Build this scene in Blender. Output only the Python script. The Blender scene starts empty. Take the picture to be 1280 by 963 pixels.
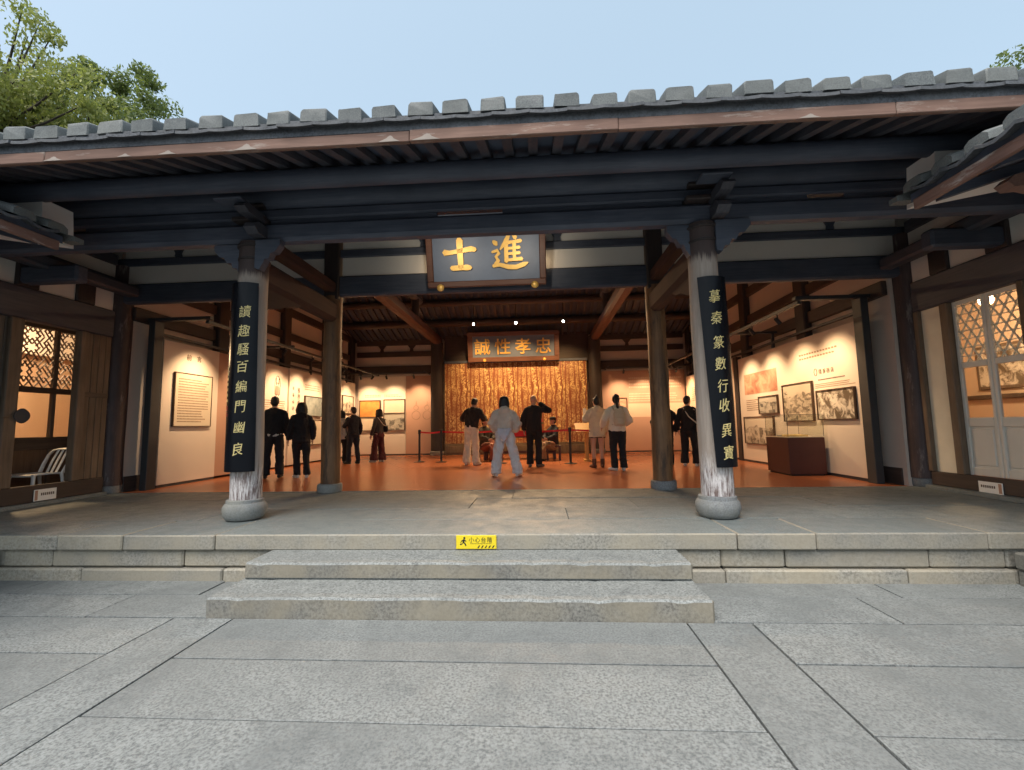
import bpy, bmesh, math, random
import numpy as np
from mathutils import Vector, Matrix, noise as mnoise
R = math.radians
random.seed(7); rng = np.random.default_rng(7)
SC = bpy.context.scene
COL = SC.collection

# ---------------------------------------------------------------- camera
CAM_Z = 1.44
yaw, pit, rol = .0593114, .0943379, -.0173190
fv = Vector((-math.sin(yaw)*math.cos(pit), math.cos(yaw)*math.cos(pit), math.sin(pit)))
rv = Vector((math.cos(yaw), math.sin(yaw), 0)); uv = rv.cross(fv)
r2 = rv*math.cos(rol) + uv*math.sin(rol); u2 = -rv*math.sin(rol) + uv*math.cos(rol)
cd = bpy.data.cameras.new('camera'); cam = bpy.data.objects.new('camera', cd); COL.objects.link(cam)
cd.sensor_width = 36; cd.lens = 546.37/1280*36; cd.clip_start = .05; cd.clip_end = 2000
cam.matrix_world = Matrix(((r2.x, u2.x, -fv.x, 0), (r2.y, u2.y, -fv.y, 0), (r2.z, u2.z, -fv.z, CAM_Z), (0, 0, 0, 1)))
SC.camera = cam
# ---------------------------------------------------------------- sky and sun
SUN_EL, SUN_AZ = R(62), R(205)          # azimuth from +Y towards +X: high behind the photographer, veiled by haze
W = bpy.data.worlds.new('World'); SC.world = W; W.use_nodes = True
wn = W.node_tree; bg = wn.nodes['Background']
sky = wn.nodes.new('ShaderNodeTexSky'); sky.sky_type = 'NISHITA'; sky.sun_disc = False
sky.sun_elevation = SUN_EL; sky.sun_rotation = SUN_AZ
sky.air_density = 1.0; sky.dust_density = 5.0; sky.ozone_density = .3
veil = wn.nodes.new('ShaderNodeMix'); veil.data_type = 'RGBA'; veil.inputs[0].default_value = .62      # thin even high haze over the blue
veil.inputs[7].default_value = (1.74, 2.26, 2.50, 1)
wn.links.new(sky.outputs[0], veil.inputs[6]); wn.links.new(veil.outputs[2], bg.inputs[0]); bg.inputs[1].default_value = .15
sv = Vector((math.sin(SUN_AZ)*math.cos(SUN_EL), math.cos(SUN_AZ)*math.cos(SUN_EL), math.sin(SUN_EL)))
sd = bpy.data.lights.new('sun', 'SUN'); sd.energy = 1.45; sd.angle = R(35); sd.color = (1, .975, .94)
so = bpy.data.objects.new('sun', sd); COL.objects.link(so)
so.rotation_euler = sv.to_track_quat('Z', 'Y').to_euler(); so.location = sv*60
SC.view_settings.view_transform = 'Standard'; SC.view_settings.look = 'None'
SC.view_settings.gamma = 1; SC.view_settings.exposure = 1.2; SC.view_settings.use_curve_mapping = False
SC.render.engine = 'CYCLES'; SC.cycles.use_denoising = True; SC.cycles.max_bounces = 8
SC.cycles.diffuse_bounces = 5; SC.cycles.sample_clamp_indirect = 6
SPOT = 1.6      # interior lamp level

# ================================================================ helpers
LOC = {}
def tag(o, label=None, cat=None, group=None, kind=None):
    if label: o['label'] = label
    if cat: o['category'] = cat
    if group: o['group'] = group
    if kind: o['kind'] = kind
    return o
def thing(name, label, cat, loc=(0, 0, 0), rotz=0, group=None, kind=None):
    o = bpy.data.objects.new(name, None); COL.objects.link(o)
    o.empty_display_size = .2
    o.location = loc; o.rotation_euler = (0, 0, rotz); LOC[o.name] = Vector(loc)
    if kind: tag(o, kind=kind)
    else: tag(o, label, cat, group)
    return o
def link(name, me, mat=None, parent=None, loc=(0, 0, 0)):
    o = bpy.data.objects.new(name, me); COL.objects.link(o)
    if mat is not None:
        for m in (mat if isinstance(mat, (list, tuple)) else [mat]): me.materials.append(m)
    o.location = loc; base = LOC[parent.name] if parent else Vector()
    LOC[o.name] = base + Vector(loc)
    if parent: o.parent = parent
    return o
class MB:
    """collects shapes in world coordinates; build() links them as ONE mesh object"""
    def __init__(s): s.v = []; s.f = []; s.mi = []; s.cur = 0
    def add(s, vs, fs):
        n = len(s.v); s.v += [tuple(q) for q in vs]; s.f += [tuple(i+n for i in f) for f in fs]; s.mi += [s.cur]*len(fs); return s
    def box(s, x0, x1, y0, y1, z0, z1, c=0.0):
        if x0 > x1: x0, x1 = x1, x0
        if y0 > y1: y0, y1 = y1, y0
        if z0 > z1: z0, z1 = z1, z0
        if c <= 0:
            return s.add([(x0,y0,z0),(x1,y0,z0),(x1,y1,z0),(x0,y1,z0),(x0,y0,z1),(x1,y0,z1),(x1,y1,z1),(x0,y1,z1)],
                         [(0,3,2,1),(4,5,6,7),(0,1,5,4),(1,2,6,5),(2,3,7,6),(3,0,4,7)])
        vs = []; idx = {}
        def P(i, j, k, ax):
            key = (i, j, k, ax)
            if key not in idx:
                p = [(x0, x1)[i], (y0, y1)[j], (z0, z1)[k]]
                for a in range(3):
                    if a != ax: p[a] += c if (i, j, k)[a] == 0 else -c
                idx[key] = len(vs); vs.append(tuple(p))
            return idx[key]
        fs = []
        for ax in range(3):
            for sd_ in (0, 1):
                q = []
                for a, b in ((0,0),(1,0),(1,1),(0,1)):
                    t = [0,0,0]; t[ax] = sd_; o = [k for k in range(3) if k != ax]; t[o[0]] = a; t[o[1]] = b
                    q.append(P(*t, ax))
                flip = (ax == 1) ^ (sd_ == 0)
                fs.append(tuple(reversed(q)) if flip else tuple(q))
        for ax in range(3):            # chamfer edges
            o = [k for k in range(3) if k != ax]
            for a in (0, 1):
                for b in (0, 1):
                    t0 = [0,0,0]; t1 = [0,0,0]
                    t0[ax] = 0; t1[ax] = 1
                    for t in (t0, t1): t[o[0]] = a; t[o[1]] = b
                    fs.append((P(*t0, o[0]), P(*t1, o[0]), P(*t1, o[1]), P(*t0, o[1])))
        for i in (0,1):
            for j in (0,1):
                for k in (0,1): fs.append((P(i,j,k,0), P(i,j,k,1), P(i,j,k,2)))
        return s.add(vs, fs)
    def tube(s, pts, rad, seg=10, ref=(1,0,0), cap=True):
        """rad: number, or (rx, ry) per point; rx along ref"""
        pts = [Vector(p) for p in pts]; n = len(pts); ref = Vector(ref); vs = []; fs = []
        if not isinstance(rad, (list, tuple)): rad = [rad]*n
        for i, p in enumerate(pts):
            d = (pts[min(i+1, n-1)] - pts[max(i-1, 0)]).normalized()
            a = ref - d*ref.dot(d)
            if a.length < 1e-3: a = Vector((0,1,0)) - d*d.y
            if a.length < 1e-3: a = Vector((0,0,1)) - d*d.z
            a.normalize(); b = d.cross(a)
            rr = rad[i]; rx, ry = rr if isinstance(rr, (tuple, list)) else (rr, rr)
            for k in range(seg):
                t = 2*math.pi*k/seg; vs.append(p + a*(rx*math.cos(t)) + b*(ry*math.sin(t)))
        for i in range(n-1):
            for k in range(seg):
                k2 = (k+1) % seg; fs.append((i*seg+k, i*seg+k2, (i+1)*seg+k2, (i+1)*seg+k))
        if cap:
            fs.append(tuple(reversed(range(seg)))); fs.append(tuple((n-1)*seg+k for k in range(seg)))
        return s.add(vs, fs)
    def ball(s, c, r, seg=14, rings=9, rot=None):
        rx, ry, rz = r if isinstance(r, (tuple, list)) else (r, r, r); c = Vector(c); vs = []; fs = []
        def T(p):
            p = Vector(p)
            return c + (rot @ p if rot else p)
        vs.append(T((0,0,-rz)))
        for i in range(1, rings):
            t = -math.pi/2 + math.pi*i/rings
            for k in range(seg):
                a = 2*math.pi*k/seg; vs.append(T((rx*math.cos(t)*math.cos(a), ry*math.cos(t)*math.sin(a), rz*math.sin(t))))
        vs.append(T((0,0,rz))); L = len(vs)-1
        for k in range(seg):
            k2 = (k+1) % seg; fs.append((0, 1+k2, 1+k)); fs.append((L, L-seg+k, L-seg+k2))
        for i in range(rings-2):
            for k in range(seg):
                k2 = (k+1) % seg; a = 1+i*seg; fs.append((a+k, a+k2, a+seg+k2, a+seg+k))
        return s.add(vs, fs)
    def lathe(s, c, prof, seg=24):
        cx, cy = c; vs = []; fs = []; n = len(prof)
        for r, z in prof:
            for k in range(seg):
                a = 2*math.pi*k/seg; vs.append((cx + r*math.cos(a), cy + r*math.sin(a), z))
        for i in range(n-1):
            for k in range(seg):
                k2 = (k+1) % seg; fs.append((i*seg+k, i*seg+k2, (i+1)*seg+k2, (i+1)*seg+k))
        fs.append(tuple(reversed(range(seg)))); fs.append(tuple((n-1)*seg+k for k in range(seg)))
        return s.add(vs, fs)
    def prism(s, outline, o, ux, uy, depth):
        """2D outline extruded: point = o + ux*a + uy*b, thickness along ux x uy"""
        o = Vector(o); ux = Vector(ux); uy = Vector(uy); nn = ux.cross(uy).normalized()*depth; n = len(outline)
        vs = [o + ux*a + uy*b for a, b in outline] + [o + ux*a + uy*b + nn for a, b in outline]
        fs = [tuple(reversed(range(n))), tuple(range(n, 2*n))] + [(i, (i+1) % n, n+(i+1) % n, n+i) for i in range(n)]
        return s.add(vs, fs)
    def mesh(s, name, off=(0,0,0), smooth=None):
        me = bpy.data.meshes.new(name); ox, oy, oz = off
        me.from_pydata([(x-ox, y-oy, z-oz) for x, y, z in s.v], [], s.f)
        if max(s.mi, default=0) > 0: me.polygons.foreach_set('material_index', s.mi)
        me.update()
        if smooth is not None: sm(me, smooth)
        return me
    def build(s, name, mat, parent=None, smooth=None, base=None):
        pl = LOC[parent.name] if parent else Vector()
        b = Vector(base) if base is not None else (Vector(pl) if parent else s.centre())
        return link(name, s.mesh(name, b, smooth), mat, parent, b - pl)
    def centre(s):
        a = np.array(s.v); lo = a.min(0); hi = a.max(0)
        return Vector(((lo[0]+hi[0])/2, (lo[1]+hi[1])/2, lo[2]))
def sm(me, ang=40):
    bm = bmesh.new(); bm.from_mesh(me); c = R(ang)
    for f in bm.faces: f.smooth = True
    for e in bm.edges:
        if len(e.link_faces) == 2: e.smooth = e.calc_face_angle(0) < c
        else: e.smooth = False
    bm.to_mesh(me); bm.free()
def copy_tree(o, parent=None):
    c = o.copy(); COL.objects.link(c); c.parent = parent; LOC[c.name] = Vector(c.location)
    for ch in o.children: copy_tree(ch, c)
    return c
def evaluated(me, mods):
    """run modifiers [(type, {props})] on a mesh without operators"""
    o = bpy.data.objects.new('tmp', me); COL.objects.link(o)
    for t, pr in mods:
        m = o.modifiers.new(t, t)
        for k, v in pr.items(): setattr(m, k, v)
    dg = bpy.context.evaluated_depsgraph_get(); r = bpy.data.meshes.new_from_object(o.evaluated_get(dg))
    bpy.data.objects.remove(o); bpy.data.meshes.remove(me); return r
TX = {}
def text_mesh(s, offset=.0, extrude=.02, res=2):
    """glyphs about 1 unit high, centred, lying in XY, facing +Z; returns verts, faces"""
    key = (s, offset, extrude)
    if key in TX: return TX[key]
    c = bpy.data.curves.new('t', 'FONT'); c.body = s; c.extrude = extrude; c.offset = offset; c.resolution_u = res
    c.align_x = 'CENTER'; c.align_y = 'CENTER'
    o = bpy.data.objects.new('t', c); COL.objects.link(o)
    dg = bpy.context.evaluated_depsgraph_get(); m = bpy.data.meshes.new_from_object(o.evaluated_get(dg))
    v = np.array([q.co[:] for q in m.vertices]); f = [tuple(p.vertices) for p in m.polygons]
    bpy.data.objects.remove(o); bpy.data.curves.remove(c); bpy.data.meshes.remove(m)
    if len(v): v[:, :2] -= (v[:, :2].max(0) + v[:, :2].min(0))/2
    TX[key] = (v, f); return v, f
def put_text(mb, s, o, ux, uy, size, depth=.004, offset=.012, sx=1.0):
    v, f = text_mesh(s, offset, .02)
    o = Vector(o); ux = Vector(ux); uy = Vector(uy); n = ux.cross(uy)
    mb.add([o + ux*(a*size*sx) + uy*(b*size) + n*((c+.02)/.04*depth) for a, b, c in v], f)

# ================================================================ materials
MATS = {}
def new_mat(name):
    m = bpy.data.materials.new(name); m.use_nodes = True; nt = m.node_tree; b = nt.nodes['Principled BSDF']
    return m, nt, b
class NT:
    def __init__(s, nt): s.nt = nt; s.n = nt.nodes; s.l = nt.links
    def node(s, t, **kw):
        n = s.n.new(t)
        for k, v in kw.items():
            if k.startswith('i_'):
                key = k[2:]; key = int(key) if key.isdigit() else key
                if hasattr(v, 'is_linked') or hasattr(v, 'links'): s.l.new(v, n.inputs[key])
                else: n.inputs[key].default_value = v
            else: setattr(n, k, v)
        return n
    def coords(s, scale=(1,1,1), rnd=True, rot=(0,0,0)):
        tc = s.node('ShaderNodeTexCoord'); mp = s.node('ShaderNodeMapping'); mp.inputs['Scale'].default_value = scale; mp.inputs['Rotation'].default_value = rot
        s.l.new(tc.outputs['Object'], mp.inputs[0])
        if rnd:
            oi = s.node('ShaderNodeObjectInfo'); mu = s.node('ShaderNodeVectorMath', operation='SCALE')
            cb = s.node('ShaderNodeCombineXYZ'); 
            for i in range(3): s.l.new(oi.outputs['Random'], cb.inputs[i])
            s.l.new(cb.outputs[0], mu.inputs[0]); mu.inputs['Scale'].default_value = 37.0
            s.l.new(mu.outputs[0], mp.inputs['Location'])
        return mp.outputs[0]
    def noise(s, vec, scale, detail=4, rough=.55, dist=0):
        return s.node('ShaderNodeTexNoise', i_Vector=vec, i_Scale=scale, i_Detail=detail, i_Roughness=rough, i_Distortion=dist).outputs[0]
    def ramp(s, fac, stops):
        r = s.node('ShaderNodeValToRGB', i_0=fac); e = r.color_ramp.elements
        while len(e) > 1: e.remove(e[-1])
        for i, (p, c) in enumerate(stops):
            c = (c, c, c, 1) if isinstance(c, (int, float)) else (*c, 1)
            if i == 0: e[0].position = p; e[0].color = c
            else: q = e.new(p); q.color = c
        return r.outputs[0]
    def mix(s, f, a, b, mode='MIX'):
        n = s.node('ShaderNodeMix', data_type='RGBA', blend_type=mode)
        for sk, v in ((0, f), (6, a), (7, b)):
            if hasattr(v, 'links'): s.l.new(v, n.inputs[sk])
            else: n.inputs[sk].default_value = v if sk == 0 else (*v, 1)
        return n.outputs[2]
    def math(s, op, a, b=0.0):
        n = s.node('ShaderNodeMath', operation=op)
        for i, v in ((0, a), (1, b)):
            if hasattr(v, 'links'): s.l.new(v, n.inputs[i])
            else: n.inputs[i].default_value = v
        return n.outputs[0]
    def bump(s, h, strength, dist, b, prev=None):
        n = s.node('ShaderNodeBump', i_Height=h); n.inputs['Strength'].default_value = strength; n.inputs['Distance'].default_value = dist
        if prev: s.l.new(prev, n.inputs['Normal'])
        s.l.new(n.outputs[0], b.inputs['Normal']); return n.outputs[0]
    def rndv(s, lo, hi):
        oi = s.node('ShaderNodeObjectInfo'); m = s.node('ShaderNodeMapRange', i_0=oi.outputs['Random']); m.inputs[3].default_value = lo; m.inputs[4].default_value = hi
        return m.outputs[0]
def plain(name, c, rough=.6, metal=0, var=.15, scale=8, bump=.0, emit=None, es=0, spec=None):
    if name in MATS: return MATS[name]
    m, nt, b = new_mat(name); t = NT(nt)
    v = t.coords(); n = t.noise(v, scale, 5)
    col = t.mix(n, tuple(x*(1-var) for x in c), tuple(min(1, x*(1+var)) for x in c)); nt.links.new(col, b.inputs['Base Color'])
    b.inputs['Roughness'].default_value = rough; b.inputs['Metallic'].default_value = metal
    if spec is not None: b.inputs['Specular IOR Level'].default_value = spec
    if bump: t.bump(t.noise(v, scale*3, 4), bump, .01, b)
    if emit: b.inputs['Emission Color'].default_value = (*emit, 1); b.inputs['Emission Strength'].default_value = es
    MATS[name] = m; return m
def wood(name, c1, c2, axis=0, rough=.6, scale=1.0, worn=None, bump=.35):
    """grain runs along axis 0/1/2; worn = (colour, amount) pale weathered patches"""
    if name in MATS: return MATS[name]
    m, nt, b = new_mat(name); t = NT(nt)
    sc = [14*scale]*3; sc[axis] = .9*scale
    v = t.coords(tuple(sc)); g = t.noise(v, 2.2, 6, .65, .6)
    v2 = t.coords((1,1,1)); bl = t.noise(v2, 1.3, 3)
    col = t.mix(t.ramp(g, [(.3, 0.0), (.7, 1.0)]), c1, c2)
    col = t.mix(t.ramp(bl, [(.35, .0), (.7, .6)]), col, tuple(x*.55 for x in c1))
    if worn:
        wv = [5*scale]*3; wv[axis] = 1.1*scale
        wn_ = t.noise(t.coords(tuple(wv)), 1.6, 7, .7); col = t.mix(t.ramp(wn_, [(.62-worn[1]*.35, 0.0), (.72-worn[1]*.3, 1.0)]), col, worn[0])
    br = t.mix(1.0, col, (1, 1, 1), 'MULTIPLY')
    nt.links.new(t.mix(t.rndv(0, .35), br, tuple(x*.5 for x in c1)), b.inputs['Base Color'])
    b.inputs['Roughness'].default_value = rough
    t.bump(g, bump, .006, b); MATS[name] = m; return m
def granite(name, c, dark, stain, speck=95, warm=None, gloss=.75, sa=.5):
    m, nt, b = new_mat(name); t = NT(nt); v = t.coords()
    vo = t.node('ShaderNodeTexVoronoi', i_Vector=v, i_Scale=speck); vo.feature = 'F1'
    sp = t.noise(v, speck*.75, 3, .7)
    big = t.noise(v, .8, 6, .62, .8); mid = t.noise(v, 5.5, 5, .65)
    col = t.mix(t.ramp(sp, [(.36, 1.0), (.55, 0.0)]), c, dark)
    col = t.mix(t.ramp(sp, [(.58, 0.0), (.7, .7)]), col, tuple(min(1, x*1.35) for x in c))
    col = t.mix(t.ramp(big, [(.4, 0.0), (.68, sa)]), col, stain)
    col = t.mix(t.ramp(mid, [(.5, 0.0), (.75, .35)]), col, tuple(x*.6 for x in dark))
    if warm: col = t.mix(t.ramp(t.noise(v, 2.3, 4), [(.35, 0.0), (.62, .75)]), col, warm)
    col = t.mix(t.rndv(0, .42), col, tuple(x*.55 for x in c))
    nt.links.new(col, b.inputs['Base Color']); nt.links.new(t.ramp(mid, [(.3, gloss-.12), (.7, gloss+.12)]), b.inputs['Roughness'])
    p = t.bump(sp, .28, .005, b); t.bump(mid, .3, .02, b, p)
    MATS[name] = m; return m
M = {}
M['paving'] = granite('paving granite', (.27,.288,.282), (.105,.114,.114), (.14,.153,.153), 84, sa=.85)
M['floor_stone'] = granite('worn platform stone', (.235,.27,.268), (.12,.137,.137), (.15,.17,.17), 90, gloss=.6)
M['step_stone'] = granite('step granite', (.275,.29,.28), (.105,.113,.111), (.16,.17,.166), 80)
M['riser_stone'] = granite('warm riser granite', (.24,.232,.205), (.10,.097,.088), (.14,.14,.13), 58, warm=(.265,.235,.175))
M['course_stone'] = granite('warm plinth granite', (.36,.345,.30), (.15,.14,.12), (.21,.21,.19), 58, warm=(.39,.34,.25))
M['base_stone'] = granite('column base stone', (.24,.26,.28), (.12,.13,.14), (.33,.32,.26), 90, sa=.8)
M['mortar'] = plain('dark mortar', (.035,.036,.036), .95)
M['wood_x'] = wood('dark glare tinted timber along x', (.060,.077,.115), (.125,.142,.185), 0)  # bluish lens glare under the eave is painted into this timber colour
M['wood_y'] = wood('dark glare tinted timber along y', (.055,.060,.080), (.11,.108,.125), 1)  # same blue glare put into the colour, more weakly
M['wood_z'] = wood('dark timber upright', (.040,.032,.033), (.075,.056,.052), 2)
M['brown_x'] = wood('dark brown timber along x', (.055,.038,.034), (.10,.07,.058), 0)
M['brown_yd'] = wood('dark brown timber along y', (.055,.038,.034), (.10,.07,.058), 1)
M['red_dark'] = wood('dark red brown beam along y', (.045,.020,.015), (.085,.040,.030), 1, rough=.9)
M['red_y'] = wood('reddish beam along y', (.11,.045,.035), (.17,.075,.055), 1)
M['brown_z'] = wood('brown door timber', (.14,.098,.066), (.27,.195,.135), 2, rough=.7)
M['brown_y'] = wood('brown timber along y', (.09,.062,.045), (.17,.12,.085), 1, rough=.7)
M['door_board'] = wood('reddish brown door board', (.17,.095,.055), (.28,.17,.10), 2, rough=.6)
M['grey_wood_z'] = wood('greyed board timber', (.10,.085,.07), (.19,.16,.13), 2, rough=.8)
M['purple_z'] = wood('purple brown painted post', (.06,.042,.045), (.13,.09,.085), 2, worn=((.24,.21,.20), .12))
M['col_inner'] = wood('inner column timber', (.14,.068,.030), (.34,.18,.08), 2, scale=.7, worn=((.06,.035,.022), .34))
M['fascia'] = wood('terracotta painted fascia', (.20,.115,.085), (.33,.20,.15), 0, rough=.8, worn=((.42,.36,.31), .2))
M['fascia_y'] = wood('terracotta painted fascia along y', (.24,.13,.10), (.36,.215,.165), 1, rough=.8, worn=((.6,.55,.5), .14))
def front_column_mat():
    m, nt, b = new_mat('peeling front column'); t = NT(nt)
    tc = t.node('ShaderNodeTexCoord'); sx = t.node('ShaderNodeSeparateXYZ', i_0=tc.outputs['Object']); z = sx.outputs[2]
    g = t.noise(t.coords((16,16,.8)), 2.0, 7, .7, .8); fl = t.noise(t.coords((26,26,3.4)), 1.6, 7, .75)
    dk = t.mix(g, (.045,.034,.034), (.10,.07,.065)); gr = t.mix(g, (.20,.15,.118), (.54,.465,.40))
    wh = t.mix(t.ramp(fl, [(.42, 0.0), (.58, 1.0)]), (.16,.11,.10), (.66,.63,.62))
    lo = t.math('ADD', z, t.math('MULTIPLY', g, .5))
    col = t.mix(t.ramp(lo, [(.70, 0.0), (.95, 1.0)]), wh, gr)      # peeled limewash at the foot, bare grey wood above
    hi = t.math('ADD', z, t.math('MULTIPLY', g, .35)); mr = t.node('ShaderNodeMapRange', i_0=hi); mr.inputs[1].default_value = 2.98; mr.inputs[2].default_value = 3.06
    col = t.mix(mr.outputs[0], col, dk)                            # old dark paint near the brackets
    nt.links.new(col, b.inputs['Base Color']); b.inputs['Roughness'].default_value = .8; t.bump(fl, .5, .008, b)
    return m
M['front_col'] = front_column_mat()
M['plaster'] = plain('off white plaster', (.74,.72,.67), .9, var=.08, scale=2.2, bump=.12)
M['plaster_warm'] = plain('cream interior wall', (.58,.50,.44), .9, var=.08, scale=1.6, bump=.08)
M['tile'] = granite('weathered roof tile', (.15,.168,.168), (.085,.095,.10), (.215,.22,.20), 120)
M['tile_dark'] = granite('dark pan tile', (.10,.11,.125), (.05,.055,.06), (.16,.16,.16), 60)
M['sheath'] = plain('glare tinted roof sheathing', (.08,.10,.145), .85, var=.3, scale=5)  # hazy blue glare below the roof is mixed into the board colour
M['metal'] = plain('dark grey painted metal', (.045,.047,.052), .5, .2)
M['black'] = plain('black paint', (.012,.012,.014), .4)
M['panel'] = plain('cream display panel', (.70,.60,.50), .75, var=.05, scale=1.5)
M['panel_pink'] = plain('rose brown display panel', (.46,.27,.19), .75, var=.06, scale=1.5)
M['panel_tan'] = plain('tan display panel', (.62,.47,.34), .75, var=.06, scale=1.5)
M['ink'] = plain('dark brown print', (.085,.05,.03), .8)
M['ink_soft'] = plain('faded brown print', (.30,.20,.13), .8)
M['paper'] = plain('old paper', (.66,.56,.42), .8, var=.08, scale=3)
M['gold'] = plain('gold leaf lettering', (.80,.50,.13), .42, .3, var=.2, scale=14)
M['gold_flat'] = plain('worn gold lettering', (.80,.64,.28), .5, .1, var=.3, scale=20)
M['navy'] = plain('dark blue plaque ground', (.14,.18,.255), .45, var=.25, scale=4)
M['lacquer'] = plain('black lacquer board', (.007,.008,.011), .25, var=.4, scale=3, spec=.16)
M['seal'] = plain('red seal', (.35,.05,.04), .6)
M['case'] = plain('dark red cabinet', (.075,.022,.018), .45, var=.12)
M['belt'] = plain('red barrier belt', (.62,.02,.035), .6)
M['yellow'] = plain('yellow warning plastic', (.80,.62,.02), .4, var=.06)
M['white_plastic'] = plain('white chair plastic', (.88,.87,.82), .4, var=.06)
M['cream_paint'] = plain('cream painted wood', (.82,.77,.62), .6, var=.14, scale=3, bump=.15)
M['pale_door'] = plain('pale grey painted door', (.66,.64,.58), .55, var=.12, scale=3, bump=.1)
M['skin'] = plain('skin', (.52,.30,.21), .5, var=.06)
M['sole'] = plain('white shoe', (.70,.69,.66), .6)
def glass_mat(name, tint=(.9,.9,.9)):
    m, nt, b = new_mat(name); b.inputs['Base Color'].default_value = (*tint, 1); b.inputs['Roughness'].default_value = .03
    b.inputs['Transmission Weight'].default_value = 0; nt.nodes.remove(b)
    t = NT(nt); tr = t.node('ShaderNodeBsdfTransparent'); tr.inputs[0].default_value = (*tint, 1)
    gl = t.node('ShaderNodeBsdfGlossy'); gl.inputs['Roughness'].default_value = .04
    lw = t.node('ShaderNodeLayerWeight'); lw.inputs[0].default_value = .5
    fac = t.math('ADD', t.math('MULTIPLY', t.math('POWER', lw.outputs['Facing'], 4.0), .5), .03)
    mx = t.node('ShaderNodeMixShader', i_0=fac, i_1=tr.outputs[0], i_2=gl.outputs[0])
    nt.links.new(mx.outputs[0], nt.nodes['Material Output'].inputs[0]); return m
M['glass'] = glass_mat('clear glass', (.97,.98,.97))
def terracotta():
    m, nt, b = new_mat('terracotta tile floor'); t = NT(nt)
    tc = t.node('ShaderNodeTexCoord'); br = t.node('ShaderNodeTexBrick', i_Vector=tc.outputs['Object'])
    br.offset = .5; br.inputs['Scale'].default_value = 1; br.inputs['Brick Width'].default_value = .36; br.inputs['Row Height'].default_value = .36
    br.inputs['Mortar Size'].default_value = .004; br.inputs['Mortar Smooth'].default_value = .2
    br.inputs['Color1'].default_value = (.48,.16,.070,1); br.inputs['Color2'].default_value = (.465,.155,.068,1); br.inputs['Mortar'].default_value = (.42,.138,.06,1)
    n = t.noise(t.coords(rnd=False), 1.8, 5, .6); col = t.mix(t.ramp(n, [(.4, 0.0), (.75, .3)]), br.outputs[0], (.40,.14,.07))
    nt.links.new(col, b.inputs['Base Color']); b.inputs['Roughness'].default_value = .27
    return m
M['terracotta'] = terracotta()
def script_screen():
    """rows of gold brush writing, in upright columns, on red brown lacquered boards"""
    m, nt, b = new_mat('gold script on red brown boards'); t = NT(nt)
    tc = t.node('ShaderNodeTexCoord'); sx = t.node('ShaderNodeSeparateXYZ', i_0=tc.outputs['Object'])
    cw = .175
    mw = t.node('ShaderNodeMapping', i_Vector=tc.outputs['Object']); mw.inputs['Scale'].default_value = (2.4, 1, .5)
    cx = t.math('PINGPONG', t.math('ADD', sx.outputs[0], t.math('MULTIPLY', t.noise(mw.outputs[0], 1.6, 4), .34)), cw/2)                       # distance from a column edge
    inside = t.ramp(t.math('DIVIDE', cx, cw/2), [(.18, 0.0), (.34, 1.0)])
    mp = t.node('ShaderNodeMapping', i_Vector=tc.outputs['Object']); mp.inputs['Scale'].default_value = (15, 1, 9.5)
    strokes = t.noise(mp.outputs[0], 1.0, 4, .65, 2.2)
    s1 = t.ramp(strokes, [(.47, 0.0), (.53, 1.0)])
    mp2 = t.node('ShaderNodeMapping', i_Vector=tc.outputs['Object']); mp2.inputs['Scale'].default_value = (1.1, 1, .7)
    patch = t.ramp(t.noise(mp2.outputs[0], 1.6, 4), [(.34, .15), (.62, 1.0)])
    fac = t.math('MULTIPLY', t.math('MULTIPLY', inside, s1), patch)
    mp3 = t.node('ShaderNodeMapping', i_Vector=tc.outputs['Object']); mp3.inputs['Scale'].default_value = (30, 1, 1.2)
    base = t.mix(t.noise(mp3.outputs[0], 1.0, 4), (.16,.04,.016), (.36,.115,.04))
    nt.links.new(t.mix(fac, base, (.95,.70,.30)), b.inputs['Base Color'])
    b.inputs['Roughness'].default_value = .45; return m
M['screen'] = script_screen()
def photo_mat(name, dark, light, scale, stretch=(1,1,1), sharp=.08, seedv=0, sky=None):
    m, nt, b = new_mat(name); t = NT(nt); tc = t.node('ShaderNodeTexCoord')
    mp = t.node('ShaderNodeMapping', i_Vector=tc.outputs['Object']); mp.inputs['Scale'].default_value = stretch; mp.inputs['Location'].default_value = (seedv, seedv*1.7, seedv*.6)
    n = t.noise(mp.outputs[0], scale, 6, .68, .7); n2 = t.noise(mp.outputs[0], scale*.3, 3)
    f = t.math('ADD', t.math('MULTIPLY', n, .65), t.math('MULTIPLY', n2, .35))
    col = t.ramp(f, [(.5-sharp, dark), (.5, tuple((a+c)/2 for a, c in zip(dark, light))), (.5+sharp, light)])
    if sky:      # a pale sky over an uneven skyline, and roofs or walls below it
        sp = t.node('ShaderNodeSeparateXYZ', i_0=tc.outputs['Generated']); h = t.math('ADD', sp.outputs[2], t.math('MULTIPLY', t.math('SUBTRACT', n2, .5), .55))
        vo = t.node('ShaderNodeTexVoronoi', i_Vector=mp.outputs[0], i_Scale=scale*.9); vo.distance = 'CHEBYCHEV'
        col = t.mix(.55, col, t.mix(t.ramp(vo.outputs['Color'], [(.35, 0.0), (.6, 1.0)]), dark, light))
        col = t.mix(t.ramp(h, [(sky-.01, 0.0), (sky+.02, 1.0)]), col, tuple(x*.95 for x in light))
    nt.links.new(col, b.inputs['Base Color'])
    b.inputs['Roughness'].default_value = .45; return m
M['photo1'] = photo_mat('sepia street photograph', (.07,.05,.035), (.62,.55,.44), 9, (1,1,1.2), .1, 3, sky=.6)
M['photo2'] = photo_mat('sepia town view photograph', (.06,.045,.03), (.58,.50,.38), 12, (1,1,1.8), .12, 11, sky=.74)
M['photo3'] = photo_mat('map drawing', (.12,.09,.06), (.68,.62,.52), 6, (1,1,1), .05, 5)
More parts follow.
